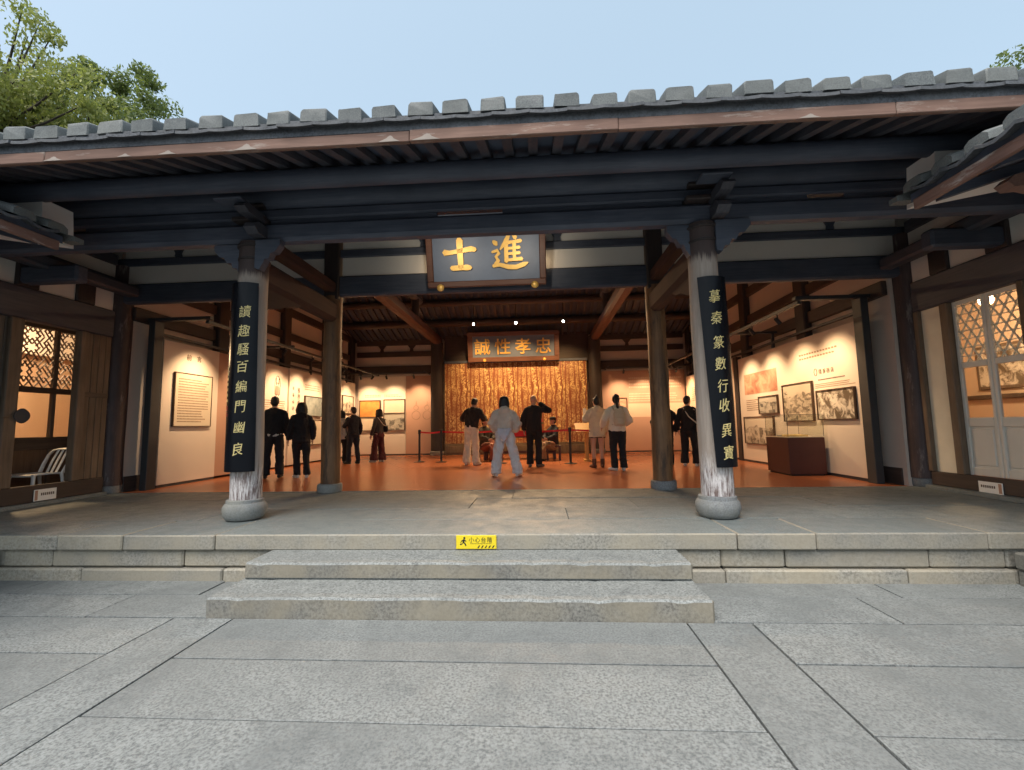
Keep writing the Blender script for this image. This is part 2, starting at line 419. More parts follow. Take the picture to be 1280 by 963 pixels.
M['photo4'] = photo_mat('grey group photograph', (.05,.045,.04), (.5,.46,.38), 9, (1,1,1.4), .1, 23, sky=.66)
M['photo5'] = photo_mat('orange manuscript photograph', (.50,.18,.04), (.80,.42,.10), 5, (1,1,1), .2, 7)
M['photo6'] = photo_mat('blue grey landscape painting', (.12,.16,.16), (.45,.48,.44), 4, (1,1,1), .2, 9)
M['relief'] = photo_mat('faded red portrait print', (.36,.13,.08), (.68,.42,.28), 4, (1,1,1), .12, 31)

def cloth(name, c, rough=.9): return plain('cloth ' + name, c, rough, var=.22, scale=7, bump=.25)

XL, XR, YB = -6.94, 5.38, 16.30          # display wall planes and the back of the hall
PZ = .434                                # platform height
CX = (-3.42, 1.92)                       # the two rows of columns

# ================================================================ ground and platform
gr = MB(); gr.add([(-300,-300,-.05),(300,-300,-.05),(300,300,-.05),(-300,300,-.05)], [(0,1,2,3)])
ground = gr.build('courtyard_ground', M['mortar'], base=(0,0,0)); tag(ground, kind='structure')
def slab(x0, x1, y0, y1, zt=0.0, h=.08, name='paving_slab', mat='paving', parent=ground, g=.007, c=.002):
    dz = random.uniform(-.004, .003)
    return MB().box(x0+g, x1-g, y0+g, y1-g, zt-h, zt+dz, c).build(name, M[mat], parent, base=((x0+x1)/2, (y0+y1)/2, zt))
ys = [3.40, 2.82, 2.25, 1.64, 1.02, .40, -.3, -1.1, -2.0, -3.0]
for a, b in zip(ys, ys[1:]): slab(-2.39, 1.04, b, a)
for a, b in zip([3.40, .72, -1.6], [.72, -1.6, -3.0]): slab(-2.87, -2.39, b, a); slab(1.04, 1.50, b, a)
yl = [3.40, 2.86, 2.24, 1.55, .8, 0, -1, -2, -3]
for i, (a, b) in enumerate(zip(yl, yl[1:])):
    xs = [-2.87] + [-2.87 - d - (.55 if i % 2 else 0) for d in (1.9, 3.7, 5.6)]
    for p, q in zip(xs, xs[1:]): slab(q, p, b, a)
    xs = [1.50] + [1.50 + d + (.6 if i % 2 == 0 else 0) for d in (2.1, 4.0, 5.6)]
    for p, q in zip(xs, xs[1:]): slab(p, q, b + (.0 if i else -.01), a + (.0 if i != 1 else -.01))
for xs, y0, y1 in (([-8.4, -6.9, -5.6, -3.62, -2.60], 3.40, 3.86), ([-8.4, -6.6, -4.87, -3.05, -2.60], 3.86, 4.26),
                   ([1.22, 2.55, 4.2, 6.0, 7.2], 3.40, 3.88), ([1.22, 2.92, 4.6, 7.2], 3.88, 4.26)):
    for p, q in zip(xs, xs[1:]): slab(p, q, y0, y1)

pl = thing('stone_platform', '', '', (0, 4.3, 0), kind='structure')
MB().box(-9.5, 8.2, 4.30, 7.05, -.04, PZ-.07).build('core', M['mortar'], pl)
tops = [-9.5, -6.4, -4.82, -4.13, -3.18, 1.78, 2.47, 3.93, 5.6, 8.2]
def stone(x0, x1, y0, y1, z0, z1, mat, name='stone_block', c=.012):
    j = random.uniform(-.008, .008)
    m = MB().box(x0+.004, x1-.004, y0+j, y1, z0, z1 + random.uniform(-.003, .002), c)
    return m.build(name, M[mat], pl, base=((x0+x1)/2, y0, z0))
for a, b in zip(tops, tops[1:]):
    o = stone(a, b, 4.20, 4.86, .288, PZ, 'course_stone'); o.data.materials.append(M['floor_stone'])
    for p in o.data.polygons:
        if p.normal.z > .9: p.material_index = 1
mids = [-9.5, -7.2, -5.42, -4.90, -3.52, -2.2, 1.0, 1.64, 2.21, 3.45, 4.09, 6, 8.2]
for a, b in zip(mids, mids[1:]): stone(a, b, 4.235, 4.34, .122, .280, 'course_stone', c=.016)
lows = [-9.5, -6.6, -4.55, -3.09, -2.3, 1.1, 1.66, 3.23, 4.12, 8.2]
for a, b in zip(lows, lows[1:]): stone(a, b, 4.205, 4.34, -.03, .113, 'course_stone', c=.014)
fl = [(4.86, 5.52, [-9.5,-7.0,-5.2,-3.9,-2.0,.3,2.6,4.3,6.1,8.2]), (5.52, 6.25, [-9.5,-7.6,-5.6,-3.0,-.9,1.2,3.5,5.4,8.2]), (6.25, 7.05, [-9.5,-6.8,-4.7,-2.6,-.4,1.9,4.0,6.2,8.2])]
for y0, y1, xs in fl:
    for a, b in zip(xs, xs[1:]):
        slab(a, b, y0, y1, PZ, .09, 'floor_slab', 'floor_stone', pl, g=.0025, c=.003)
tf = MB().box(-7.3, 5.75, 7.052, 16.6, -.03, PZ).build('terracotta_floor', M['terracotta'], base=(0, 7, 0)); tag(tf, kind='structure')
MB().box(-7.3, 5.75, 7.02, 7.075, PZ-.02, PZ+.004).build('floor_border', M['floor_stone'], tf)
# raised walks in front of the two side wings
for nm, x0, x1, lab in (('wing_walk_right', 4.11, 8.2, 1), ('wing_walk_left', -9.5, -5.44, 0)):
    wk = thing(nm, '', '', ((x0+x1)/2, 2, 0), kind='structure')
    yy = [4.19, 3.2, 1.9, .4, -1.2, -3.0]
    for a, b in zip(yy, yy[1:]):
        MB().box(x0, x1, b+.005, a-.005, -.03, .13, .015).build('stone_block', M['riser_stone'], wk, base=((x0+x1)/2, (a+b)/2, 0))
        MB().box(x0-.015, x1+.015, b+.004, a-.004, .135, .28, .015).build('stone_block', M['riser_stone'], wk, base=((x0+x1)/2, (a+b)/2, .13))
def step(y0, z0, z1, x0, x1, y1, label):
    t = thing('stone_step', label, 'step', ((x0+x1)/2, y0, z0), group=None)
    b = MB().box(x0, x1, y0, y1, z0, z1, .016); me = b.mesh('step', (0,0,0))
    bm = bmesh.new(); bm.from_mesh(me)
    bmesh.ops.subdivide_edges(bm, edges=[e for e in bm.edges if e.calc_length() > 2], cuts=60)
    for v in bm.verts:
        n = mnoise.noise(Vector((v.co.x*1.7, v.co.y*2, v.co.z*3 + y0)))
        if v.co.z > z0 + .02 and v.co.y < y0 + .1: v.co.z += n*.006 - max(0, mnoise.noise(Vector((v.co.x*5+y0, 7, 1)))-.25)*.03*(v.co.z > z1-.03); v.co.y += n*.008 + mnoise.noise(Vector((v.co.x*9, 3, v.co.z*4)))*.007
    bm.to_mesh(me); bm.free()
    for v in me.vertices: v.co -= LOC[t.name]
    o = link('tread', me, [M['step_stone'], M['riser_stone']], t)
    for p in me.polygons: p.material_index = 0 if p.normal.z > .4 else 1
    return t
step(3.40, -.03, .150, -2.63, 1.25, 4.22, 'lower and wider looking long granite step in front of the hall')
step(3.80, .152, .292, -2.60, 1.24, 4.24, 'upper granite step directly below the platform edge and yellow sign')
# yellow warning sign
sg = thing('warning_sign', 'small yellow step warning sign on the riser above the top step', 'sign', (-.61, 4.193, .365))
MB().box(-.80, -.42, 4.186, 4.192, .303, .430, .004).build('plate', M['yellow'], sg)
t = MB()
for i, ch in enumerate('小心台階'): put_text(t, ch, (-.655 + i*.057, 4.1855, .387), (1,0,0), (0,0,1), .052, .0012, .0)
t.build('lettering', M['black'], sg)
t = MB()
for i in range(14): x = -.665 + i*.0145; t.box(x, x+.009, 4.1848, 4.1858, .350, .355)
for i in range(5): t.prism([(0,0),(.012,0),(.027,.024),(.015,.024)], (-.60 + i*.034, 4.1858, .312), (1,0,0), (0,0,1), .001)
t.build('hazard_stripes', M['black'], sg)
t = MB()
t.ball((-.722, 4.185, .404), (.010, .001, .010))
for pts, w in (([(-.724,.392),(-.732,.365)], .009), ([(-.726,.388),(-.75,.375),(-.757,.36)], .005), ([(-.724,.388),(-.705,.372)], .005),
               ([(-.732,.366),(-.715,.352),(-.708,.332)], .006), ([(-.732,.366),(-.745,.348),(-.763,.345)], .006)):
    t.tube([(a, 4.1855, b) for a, b in pts], [(w, .0012)]*len(pts), 6, ref=(.7,0,.7))
t.build('falling_figure', M['black'], sg)

# ================================================================ roof
PROF = [(3.53, 4.02), (4.95, 4.50), (7.05, 5.30), (9.0, 6.15), (11.0, 7.05), (13.0, 6.15), (15.0, 5.30), (17.6, 4.45)]
def roof_z(y):
    for (a, za), (b, zb) in zip(PROF, PROF[1:]):
        if a <= y <= b: return za + (zb-za)*(y-a)/(b-a)
    return PROF[0][1] if y < PROF[0][0] else PROF[-1][1]
RX0, RX1 = -10.2, 9.0
rf = thing('hall_roof', 'long grey tiled roof of the open hall with terracotta coloured fascia', 'roof', (-.8, 11, 4.0))
m = MB()
for (a, za), (b, zb) in zip(PROF, PROF[1:]):
    m.add([(RX0,a,za),(RX1,a,za),(RX1,b,zb),(RX0,b,zb),(RX0,a,za+.07),(RX1,a,za+.07),(RX1,b,zb+.07),(RX0,b,zb+.07)],
          [(0,3,2,1),(4,5,6,7),(0,1,5,4),(1,2,6,5),(2,3,7,6),(3,0,4,7)])
m.build('sheathing', M['sheath'], rf)
# rafters: flat boards down the slope
def rafter_mesh():
    b = MB(); w = .045
    for (a, za), (c, zc) in zip(PROF, PROF[1:]):
        a2 = a + (.03 if a == PROF[0][0] else 0)
        b.add([(-w,a2,za-.075),(w,a2,za-.075),(w,c,zc-.075),(-w,c,zc-.075),(-w,a2,za-.002),(w,a2,za-.002),(w,c,zc-.002),(-w,c,zc-.002)],
              [(0,3,2,1),(4,5,6,7),(0,1,5,4),(1,2,6,5),(2,3,7,6),(3,0,4,7)])
    return b.mesh('rafter', (0, 11, 4.0))
rme = rafter_mesh(); rme.materials.append(M['wood_y'])
x = RX0 + .1
while x < RX1:
    link('rafter', rme, None, rf, (x+.8, 0, 0)); x += .235
# fascia boards, several lengths
fx = [RX0, -6.9, -4.4, -1.05, .72, 2.93, 5.4, RX1]
for a, b in zip(fx, fx[1:]):
    MB().box(a+.002, b-.002, 3.47 + random.uniform(-.004,.004), 3.515, 3.885, 3.985 + random.uniform(-.004,.006), .006).build('fascia_board', M['fascia'], rf, base=((a+b)/2, 3.5, 3.93))
# mortar dabs on the fascia (white peaks)
dab = MB(); dab.prism([(-.10,0),(.09,0),(.06,.018),(.035,.036),(.022,.060),(.004,.070),(-.016,.055),(-.028,.040),(-.06,.022)], (0,0,0), (1,0,0), (0,0,1), .004)
dme = dab.mesh('mortar_dab'); dme.materials.append(plain('white mortar', (.34,.29,.25), .9, var=.3))
for x in (-4.3,-3.62,-3.22,-2.5,-1.22,-.90,2.25):
    o = link('mortar_dab', dme, None, rf, Vector((x, 3.4655, 3.887)) - LOC[rf.name]); o.scale = (random.uniform(.7, 1.3), 1, random.uniform(.4, .8))
# pan tiles at the eave: curved drip edges
SPX = .312
def arc_tile(w, sag, y0, z0, y1, z1, th, up):
    b = MB(); n = 8; vs = []
    for (y, z) in ((y0, z0), (y1, z1)):
        for k in range(n+1):
            a = k/n*2-1; h = sag*(1-a*a)*(1 if up else -1)
            vs.append((a*w/2, y, z+h))
        for k in range(n+1):
            a = k/n*2-1; h = sag*(1-a*a)*(1 if up else -1)
            vs.append((a*w/2, y, z+h+th))
    N = n+1; fs = []
    for k in range(n):
        fs += [(k, k+1, N+k+1, N+k), (k+1, k, 2*N+k, 2*N+k+1), (N+k, N+k+1, 3*N+k+1, 3*N+k), (2*N+k+1, 2*N+k, 3*N+k, 3*N+k+1)]
    fs += [(0, N, 3*N, 2*N), (n, 2*N+n, 3*N+n, N+n)]
    b.add(vs, fs); return b
slope = (PROF[1][1]-PROF[0][1])/(PROF[1][0]-PROF[0][0])
pan = []
for th in (.028, .034):
    pb = arc_tile(.318, .010, 0, 0, .6, .6*slope, th, False); me = pb.mesh('pan_tile', smooth=50); me.materials.append(M['tile_dark']); pan.append(me)
def cover_mesh(seed):
    r = random.Random(seed); w = .110 + r.uniform(-.008, .008); h = .112 + r.uniform(-.008, .008); L = .52
    b = MB(); sl = slope
    prof = [(-w, 0), (-w*.98, h*.80), (-w*.93, h*.94), (-w*.8, h), (w*.8, h*1.02), (w*.93, h*.95), (w*.98, h*.8), (w, 0)]
    n = len(prof); vs = []
    ch = .008
    for (y, s) in ((0, .955), (ch, 1.0), (L*.35, 1.01), (L, .97)):
        for a, z in prof: vs.append((a*s + r.uniform(-.004,.004), y + r.uniform(-.004,.004), z*s + y*sl + r.uniform(-.004,.004)))
    fs = [tuple(range(n-1, -1, -1))] if False else [tuple(range(n))]
    for i in range(3):
        for k in range(n-1): fs.append((i*n+k, (i+1)*n+k, (i+1)*n+k+1, i*n+k+1))
        fs.append((i*n+n-1, (i+1)*n+n-1, (i+1)*n, i*n))
    fs.append(tuple(range(4*n-1, 3*n-1, -1)))
    b.add(vs, fs); return b.mesh('cover_tile', smooth=35)
covs = [cover_mesh(i) for i in range(6)]
for c in covs: c.materials.append(M['tile'])
def row_mesh():
    b = MB()
    for (a, za), (c, zc) in zip(PROF, PROF[1:]):
        a2 = max(a, 3.95); 
        if c <= 3.95: continue
        za2 = roof_z(a2); b.tube([(0, a2, za2+.15), (0, c, zc+.15)], .085, 8)
    return b.mesh('tile_row', (0, 11, 4.0), smooth=50)
trow = row_mesh(); trow.materials.append(M['tile'])
off = Vector((0,0,0)) - LOC[rf.name]
x = -10.0; k = 0
rt = random.Random(3)
while x < 8.9:
    jx = rt.uniform(-.012, .012)
    o = link('cover_tile', covs[k % 6], None, rf, Vector((x+jx, 3.445 + rt.uniform(-.012,.012), 4.102 + rt.uniform(-.006,.006))) + off); o.rotation_euler = (rt.uniform(-.02,.02), rt.uniform(-.035,.035), rt.uniform(-.03,.03))
    link('tile_row', trow, None, rf, Vector((x, 11, 4.0)) + off)
    for q in range(2):
        o = link('pan_tile', pan[q], None, rf, Vector((x + SPX/2 + rt.uniform(-.006,.006), 3.43 + .035*q + rt.uniform(-.01,.01), 4.02 + .042*q + .035)) + off); o.rotation_euler = (0, rt.uniform(-.02,.02), 0)
    k += 1; x += SPX
MB().box(RX0, RX1, 3.478, 3.528, 3.99, 4.10).build('eave_bed', M['tile_dark'], rf)
rm = MB().box(RX0, RX1, 10.8, 11.2, 7.05, 7.5, .03); rm.build('ridge', M['tile'], rf)
# gable ends of the roof space
for gx in (RX0+.3, RX1-.3):
    g = MB(); o = [(y, z) for y, z in PROF]; g.prism([(PROF[0][0]+1.4, 3.0)] + [(y, z-.08) for y, z in PROF[1:]] + [(17.5, 3.0)], (gx, 0, 0), (0,1,0), (0,0,1), .12); g.build('gable', M['plaster'], rf)

# ================================================================ timber frame
fr = thing('timber_frame', 'dark timber beams with pale plaster infill across the open hall', 'timber frame', (-.8, 7, 3.6))
X0, X1 = -9.6, 8.4
def beam(name, mat, *b, c=.015): return MB().box(*b, c).build(name, M[mat], fr, base=((b[0]+b[1])/2, (b[2]+b[3])/2, b[4]))
def purlin(y, z, r, nm='purlin', x0=X0, x1=X1, mt='wood_x'): 
    return MB().tube([(x0, y, z), (x1, y, z)], r, 16, ref=(0,1,0)).build(nm, M[mt], fr, smooth=50, base=((x0+x1)/2, y, z))
# eave purlin and the first row of beams over the front columns
purlin(4.22, 4.06, .10)
purlin(4.95, 4.26, .145)
beam('beam', 'wood_x', X0, X1, 4.86, 5.04, 3.70, 3.93, c=.04)
beam('beam', 'wood_x', X0, X1, 4.89, 5.01, 3.99, 4.115, c=.02)
for a, b in ((X0, -6.0), (-5.6, -1.15), (-.37, 3.1), (3.5, X1)): beam('board', 'wood_x', a, b, 4.93, 4.97, 3.925, 3.995, c=.004)
# second row: lintel, plaster strips, rail, purlin
purlin(7.05, 5.08, .15); purlin(7.05, 4.80, .12); beam('beam', 'wood_x', X0, X1, 6.98, 7.12, 3.67, 4.02, c=.03)
beam('rail', 'wood_x', X0, X1, 6.99, 7.11, 4.345, 4.475, c=.012)
bays = [(-7.2, -3.55), (-3.27, 1.78), (2.05, 5.72), (-9.4, -7.5), (6.0, 8.2)]
for a, b in bays:
    beam('plaster_panel', 'plaster', a, b, 7.03, 7.07, 4.02, 4.345, c=.002)
    beam('plaster_panel', 'plaster', a, b, 7.03, 7.07, 4.475, 4.72, c=.002)
    for f in (.28, .72): xx = a + (b-a)*f; MB().prism([(-.13,.2),(-.05,.06),(-.06,0),(.06,0),(.05,.06),(.13,.2)], (xx, 7.0, 4.475), (1,0,0), (0,0,1), .03).build('bracket_block', M['wood_x'], fr, base=(xx, 7, 4.475))
for x in (CX[0], CX[1]): beam('queen_post', 'wood_z', x-.13, x+.13, 6.93, 7.17, 3.6, 5.0, c=.02)
# roof trusses: tie beams running into the hall
for x in CX:
    beam('tie_beam', 'red_dark', x-.11, x+.11, 5.0, 7.0, 3.22, 3.56, c=.06)
    beam('tie_beam', 'red_dark', x-.09, x+.09, 5.05, 6.95, 3.72, 3.9, c=.03)
    MB().prism([(0,0),(.9,0),(.75,-.07),(.55,-.10),(.32,-.20),(.12,-.24),(0,-.36)], (x-.05, 5.1, 3.22), (0,1,0), (0,0,1), .10).build('carved_brace', M['red_dark'], fr, base=(x, 5.1, 3.2))
for x in (-3.72, 2.12):
    beam('tie_beam', 'red_y', x-.15, x+.15, 7.1, 16.2, 4.52, 4.86, c=.07)
    beam('tie_beam', 'wood_y', x-.13, x+.13, 8.7, 13.5, 5.35, 5.62, c=.07)
    for yy, z0, z1 in ((9.0, 4.86, 6.0), (11.0, 5.6, 6.9), (13.0, 4.86, 6.0)): MB().tube([(x, yy, z0), (x, yy, z1)], .12, 14).build('strut', M['wood_z'], fr, smooth=50, base=(x, yy, z0))
for y in (9.0, 11.0, 13.0, 15.0): purlin(y, roof_z(y)-.2, .13, mt='brown_x')
for y in (8.0, 10.0, 12.0, 14.0): purlin(y, roof_z(y)-.19, .11, mt='brown_x')

def column(x, y, r0, r1, ztop, base, mat, label, group=None):
    t = thing('timber_column', label, 'column', (x, y, PZ), group=group)
    b = MB()
    if base == 'drum_bulge': b.lathe((x, y), [(.15,PZ),(.19,PZ+.012),(.215,PZ+.05),(.228,PZ+.11),(.225,PZ+.15),(.205,PZ+.185),(.195,PZ+.192),(.192,PZ+.225),(.17,PZ+.235)], 40); hb = .23
    elif base == 'drum': b.lathe((x, y), [(.185,PZ),(.192,PZ+.02),(.195,PZ+.08),(.188,PZ+.125),(.17,PZ+.135)], 36); hb = .13
    else: b.lathe((x, y), [(.24,PZ),(.27,PZ+.05),(.27,PZ+.14),(.22,PZ+.17)], 28); hb = .165
    b.build('stone_base', M['base_stone'], t, smooth=45)
    n = 14; s = MB()
    ph = random.uniform(0, 9)
    pts = []; rr = []
    for i in range(n+1):
        f = i/n; z = PZ+hb + f*(ztop-PZ-hb); pts.append((x + .008*math.sin(ph+f*4), y, z)); rr.append((r0+(r1-r0)*f)*(1+.015*math.sin(ph*2+f*17)))
    s.tube(pts, rr, 28); s.build('shaft', M[mat], t, smooth=50)
    return t
c1 = column(CX[0]+.02, 4.95, .168, .160, 3.69, 'drum_bulge', 'front_col', 'peeling pale front column carrying the left couplet board')
c2 = column(CX[1]-.01, 4.95, .168, .155, 3.69, 'drum_bulge', 'front_col', 'peeling pale front column carrying the right couplet board')
column(CX[0], 7.05, .152, .142, 3.665, 'drum', 'col_inner', 'brown timber column on a stone drum behind the left front column')
column(CX[1], 7.05, .152, .142, 3.665, 'drum', 'col_inner', 'brown timber column on a stone drum behind the right front column')
column(-3.74, 16.0, .24, .22, 4.6, 'plain', 'wood_z', 'dark rear column left of the golden script screen')
column(2.10, 16.0, .24, .22, 4.7, 'plain', 'wood_z', 'dark rear column right of the golden script screen')
column(-7.30, 7.08, .20, .19, 4.35, 'drum', 'purple_z', 'dark purple brown post between plank doors and left display wall')
column(5.84, 7.08, .20, .19, 4.35, 'drum', 'purple_z', 'dark purple brown post between right display wall and lattice doors')
# bracket sets on the front columns
for t, x, sgn in ((c1, CX[0]+.02, -1), (c2, CX[1]-.01, 1)):
    b = MB(); b.box(x-.2, x+.2, 4.78, 5.12, 3.935, 3.985, .01); b.box(x-.16, x+.16, 4.82, 5.08, 4.12, 4.16, .01)
    for z, w in ((3.46, .175), (3.62, .185)): b.lathe((x, 4.95), [(w-.015, z), (w, z+.008), (w, z+.03), (w-.015, z+.038)], 28)
    b.build('capital_block', M['wood_z'], t)
    for s2, ln in ((sgn, .48), (-sgn, .40)):
        o = [(.10,.02),(.16,.0),(.19,.06),(ln*.5,.07),(ln*.55,.13),(ln*.66,.13),(ln*.74,.20),(ln*.86,.21),(ln,.29),(ln,.36),(.10,.36)]
        MB().prism([(a*s2, q) for a, q in o], (x, 4.90 if s2 > 0 else 5.0, 3.33), (1,0,0), (0,0,1), .10 if s2 > 0 else .10).build('carved_bracket', M['wood_x'], t)
    for yy, z0, z1, w in ((4.66, 3.72, 3.86, .07), (4.50, 3.90, 4.00, .065)):      # stub beam ends, nosed
        MB().prism([(0,0),(0,z1-z0),(yy-4.88+.05,z1-z0),(yy-4.88,(z1-z0)*.75),(yy-4.88-.02,(z1-z0)*.4),(yy-4.88+.06,0)], (x+w, 4.86, z0), (0,1,0), (0,0,1), w*2).build('beam_end', M['wood_y'], t)
    MB().box(x-.16, x+.16, 4.42, 4.62, 4.005, 4.04, .01).build('bracket_block', M['wood_x'], t)

# ================================================================ enclosing walls
def wall(name, label, base): return thing(name, label, 'wall', base)
bw = wall('rear_wall', 'cream rear wall with dark rails behind the golden script screen', (-.8, 16.4, PZ))
MB().box(-7.5, 5.95, 16.40, 16.60, -.03, 6.0).build('plaster', M['plaster_warm'], bw)
for a, b in ((-6.96, -3.98), (2.34, 5.40)):
    for z0, z1, d in ((3.50, 3.82, .10), (4.18, 4.38, .07), (4.62, 4.85, .09)): MB().box(a, b, 16.40-d, 16.40, z0, z1, .01).build('rail', M['brown_x'], bw, base=((a+b)/2, 16.3, z0))
    for f in (.33, .72): xx = a+(b-a)*f; MB().prism([(-.16,.24),(-.05,.1),(-.07,0),(.07,0),(.05,.1),(.16,.24)], (xx, 16.38, 4.38), (1,0,0), (0,0,1), .05).build('bracket_block', M['brown_x'], bw, base=(xx, 16.38, 4.38))
MB().box(-3.5, 1.9, 16.2, 16.38, 3.80, 6.0).build('timber_panel', M['brown_x'], bw)
for i in range(13): xx = -3.4 + i*.42; MB().box(xx, xx+.36, 16.17, 16.2, 4.95, 5.9, .01).build('ceiling_board', M['wood_z'], bw, base=(xx, 16.2, 4.95))
for side, xw, lab in (('left', -7.15, 'cream left wall with dark timber framing above the display panels'), ('right', 5.60, 'cream right wall with dark timber framing above the display panels')):
    s = -1 if side == 'left' else 1
    w = wall('side_wall', lab, (xw + s*.1, 11.8, PZ))
    MB().box(xw, xw + s*.2, 7.12, 16.4, PZ, 6.4).build('plaster', M['plaster_warm'], w)
    MB().box(xw - s*.02, xw, 7.2, 16.3, PZ, PZ+.26, .005).build('skirting', M['brown_yd'], w)
    for z0, z1 in ((3.42, 3.66), (4.02, 4.22), (4.72, 4.95)): MB().box(xw - s*.09, xw, 7.15, 16.3, z0, z1, .012).build('rail', M['brown_yd'], w, base=(xw, 11, z0))
    for y in (9.25, 11.75, 14.1, 16.1): MB().box(xw - s*.16, xw, y-.16, y+.16, 2.9, 5.8, .02).build('post', M['wood_z'], w, base=(xw, y, 2.9))

# ================================================================ side door bays (facing the hall's fore-bay)
def lattice_bars(u0, u1, v0, v1, step, w, kind):
    """2D bars clipped to a rectangle; returns list of ((u,v),(u,v))"""
    out = []
    angs = (0, 60, 120) if kind == 'star' else (55, 125)
    for A in angs:
        d = Vector((math.cos(R(A)), math.sin(R(A)))); n = Vector((-d.y, d.x)); c = Vector(((u0+u1)/2, (v0+v1)/2)); L = (u1-u0)+(v1-v0)
        k = -40
        while k < 40:
            o = c + n*(k+.25*(A == 0))*step; ts = [-L, L]
            for i, (lo, hi) in enumerate(((u0, u1), (v0, v1))):
                if abs(d[i]) < 1e-6:
                    if not lo <= o[i] <= hi: ts = [1, 0]
                else:
                    a, b = sorted(((lo-o[i])/d[i], (hi-o[i])/d[i])); ts = [max(ts[0], a), min(ts[1], b)]
            if ts[1] - ts[0] > .02:
                if kind == 'star': out.append((o + d*ts[0], o + d*ts[1]))
                else:      # broken, staggered bars
                    q = ts[0] + (k % 2)*.09
                    while q < ts[1]-.02: out.append((o + d*q, o + d*min(q+.20, ts[1]))); q += .29
            k += 1
    return out
def lattice(u0, u1, v0, v1, xpl, step, w, th, kind):
    m = MB()
    for a, b in lattice_bars(u0, u1, v0, v1, step, w, kind):
        d = (b-a).normalized(); n = Vector((-d.y, d.x))*w/2
        q = [a+n, a-n, b-n, b+n]
        m.add([(xpl-th/2, p.x, p.y) for p in q] + [(xpl+th/2, p.x, p.y) for p in q], [(0,1,2,3),(7,6,5,4),(0,4,5,1),(1,5,6,2),(2,6,7,3),(3,7,4,0)])
    return m
def dbox(t, name, mat, y0, y1, z0, z1, x0, x1, c=.006): return MB().box(x0, x1, y0, y1, z0, z1, c).build(name, M[mat], t, base=((x0+x1)/2, (y0+y1)/2, z0))
# upper framing over the doors on both sides
for side, xp, s in (('left', -7.25, -1), ('right', 5.80, 1)):
    t = thing('door_bay_frame', ('left' if s < 0 else 'right') + ' side dark beams and pale plaster strips over the wing doors', 'timber frame', (xp, 5, 3.0))
    dbox(t, 'lintel', 'wood_y', 1.0, 6.9, 3.06, 3.52, xp-.08, xp+.08, .02)
    dbox(t, 'plaster_panel', 'plaster', 1.0, 6.9, 3.52, 3.86, xp-.02, xp+.02, .002)
    for y in (2.4, 3.9, 5.62, 6.42): dbox(t, 'short_post', 'wood_z', y-.14, y+.14, 3.52, 3.86, xp-.07, xp+.07, .01)
    dbox(t, 'rail', 'wood_y', 1.0, 6.9, 3.86, 4.10, xp-.07, xp+.07, .015)
    dbox(t, 'plaster_panel', 'plaster', 1.0, 6.9, 4.10, 4.32, xp-.02, xp+.02, .002)
    dbox(t, 'rail', 'wood_y', 1.0, 6.9, 4.32, 4.5, xp-.07, xp+.07, .015)
    dbox(t, 'strut', 'wood_y', 3.0, 6.9, 3.74, 3.92, xp-s*.5, xp-s*.3, .03)
    for y in (4.05, 5.6): dbox(t, 'strut', 'wood_x', y-.09, y+.09, 3.56, 3.80, xp-s*.9, xp, .03)
# left: plank doors, sill, opening with a lattice door behind
ld = thing('plank_door_bay', 'brown plank panels, posts and threshold of the left wing doorway', 'doorway', (-7.2, 5.5, PZ))
dbox(ld, 'stone_sill', 'floor_stone', 3.0, 6.86, PZ, PZ+.055, -7.22, -7.06)
dbox(ld, 'threshold', 'brown_yd', 3.0, 6.86, PZ+.057, PZ+.29, -7.24, -7.14, .01)
for y0, y1 in ((5.42, 5.58), (6.34, 6.46), (3.9, 4.02)): dbox(ld, 'post', 'brown_z', y0, y1, PZ+.29, 3.055, -7.25, -7.13, .01)
yy = 6.46
while yy < 6.86:
    w = min(.105, 6.865-yy); dbox(ld, 'plank', 'brown_z', yy+.003, yy+w-.003, PZ+.295, 3.05, -7.215 + random.uniform(-.006,.006), -7.175, .004); yy += .105
yy = 4.02
while yy < 5.41:
    dbox(ld, 'plank', 'grey_wood_z', yy+.003, min(yy+.17, 5.415)-.003, PZ+.295, 3.05, -7.215 + random.uniform(-.006,.006), -7.175, .004); yy += .17
dbox(ld, 'rail', 'brown_y', 6.46, 6.86, 2.02, 2.10, -7.20, -7.165, .006)
lf = thing('lattice_door', 'brown lattice door leaf standing inside the left wing doorway', 'door', (-7.95, 6.4, PZ))
for y0, y1 in ((5.92, 6.0), (6.66, 6.72), (7.02, 7.08)): dbox(lf, 'stile', 'brown_z', y0, y1, PZ, 3.2, -7.98, -7.92)
for z0, z1 in ((PZ, .56), (1.20, 1.40), (2.10, 2.19), (3.14, 3.2)): dbox(lf, 'rail', 'brown_y', 5.92, 7.08, z0, z1, -7.985, -7.915)
for y0, y1 in ((6.0, 6.66), (6.72, 7.02)):
    dbox(lf, 'board', 'door_board', y0, y1, .56, 1.20, -7.96, -7.94, .002)
    dbox(lf, 'pane', 'glass', y0, y1, 1.40, 2.10, -7.953, -7.949, 0)
    o = lattice(y0, y1, 2.19, 3.14, -7.95, .056, .010, .022, 'stagger').build('lattice', M['brown_z'], lf); tag(o, kind='stuff')
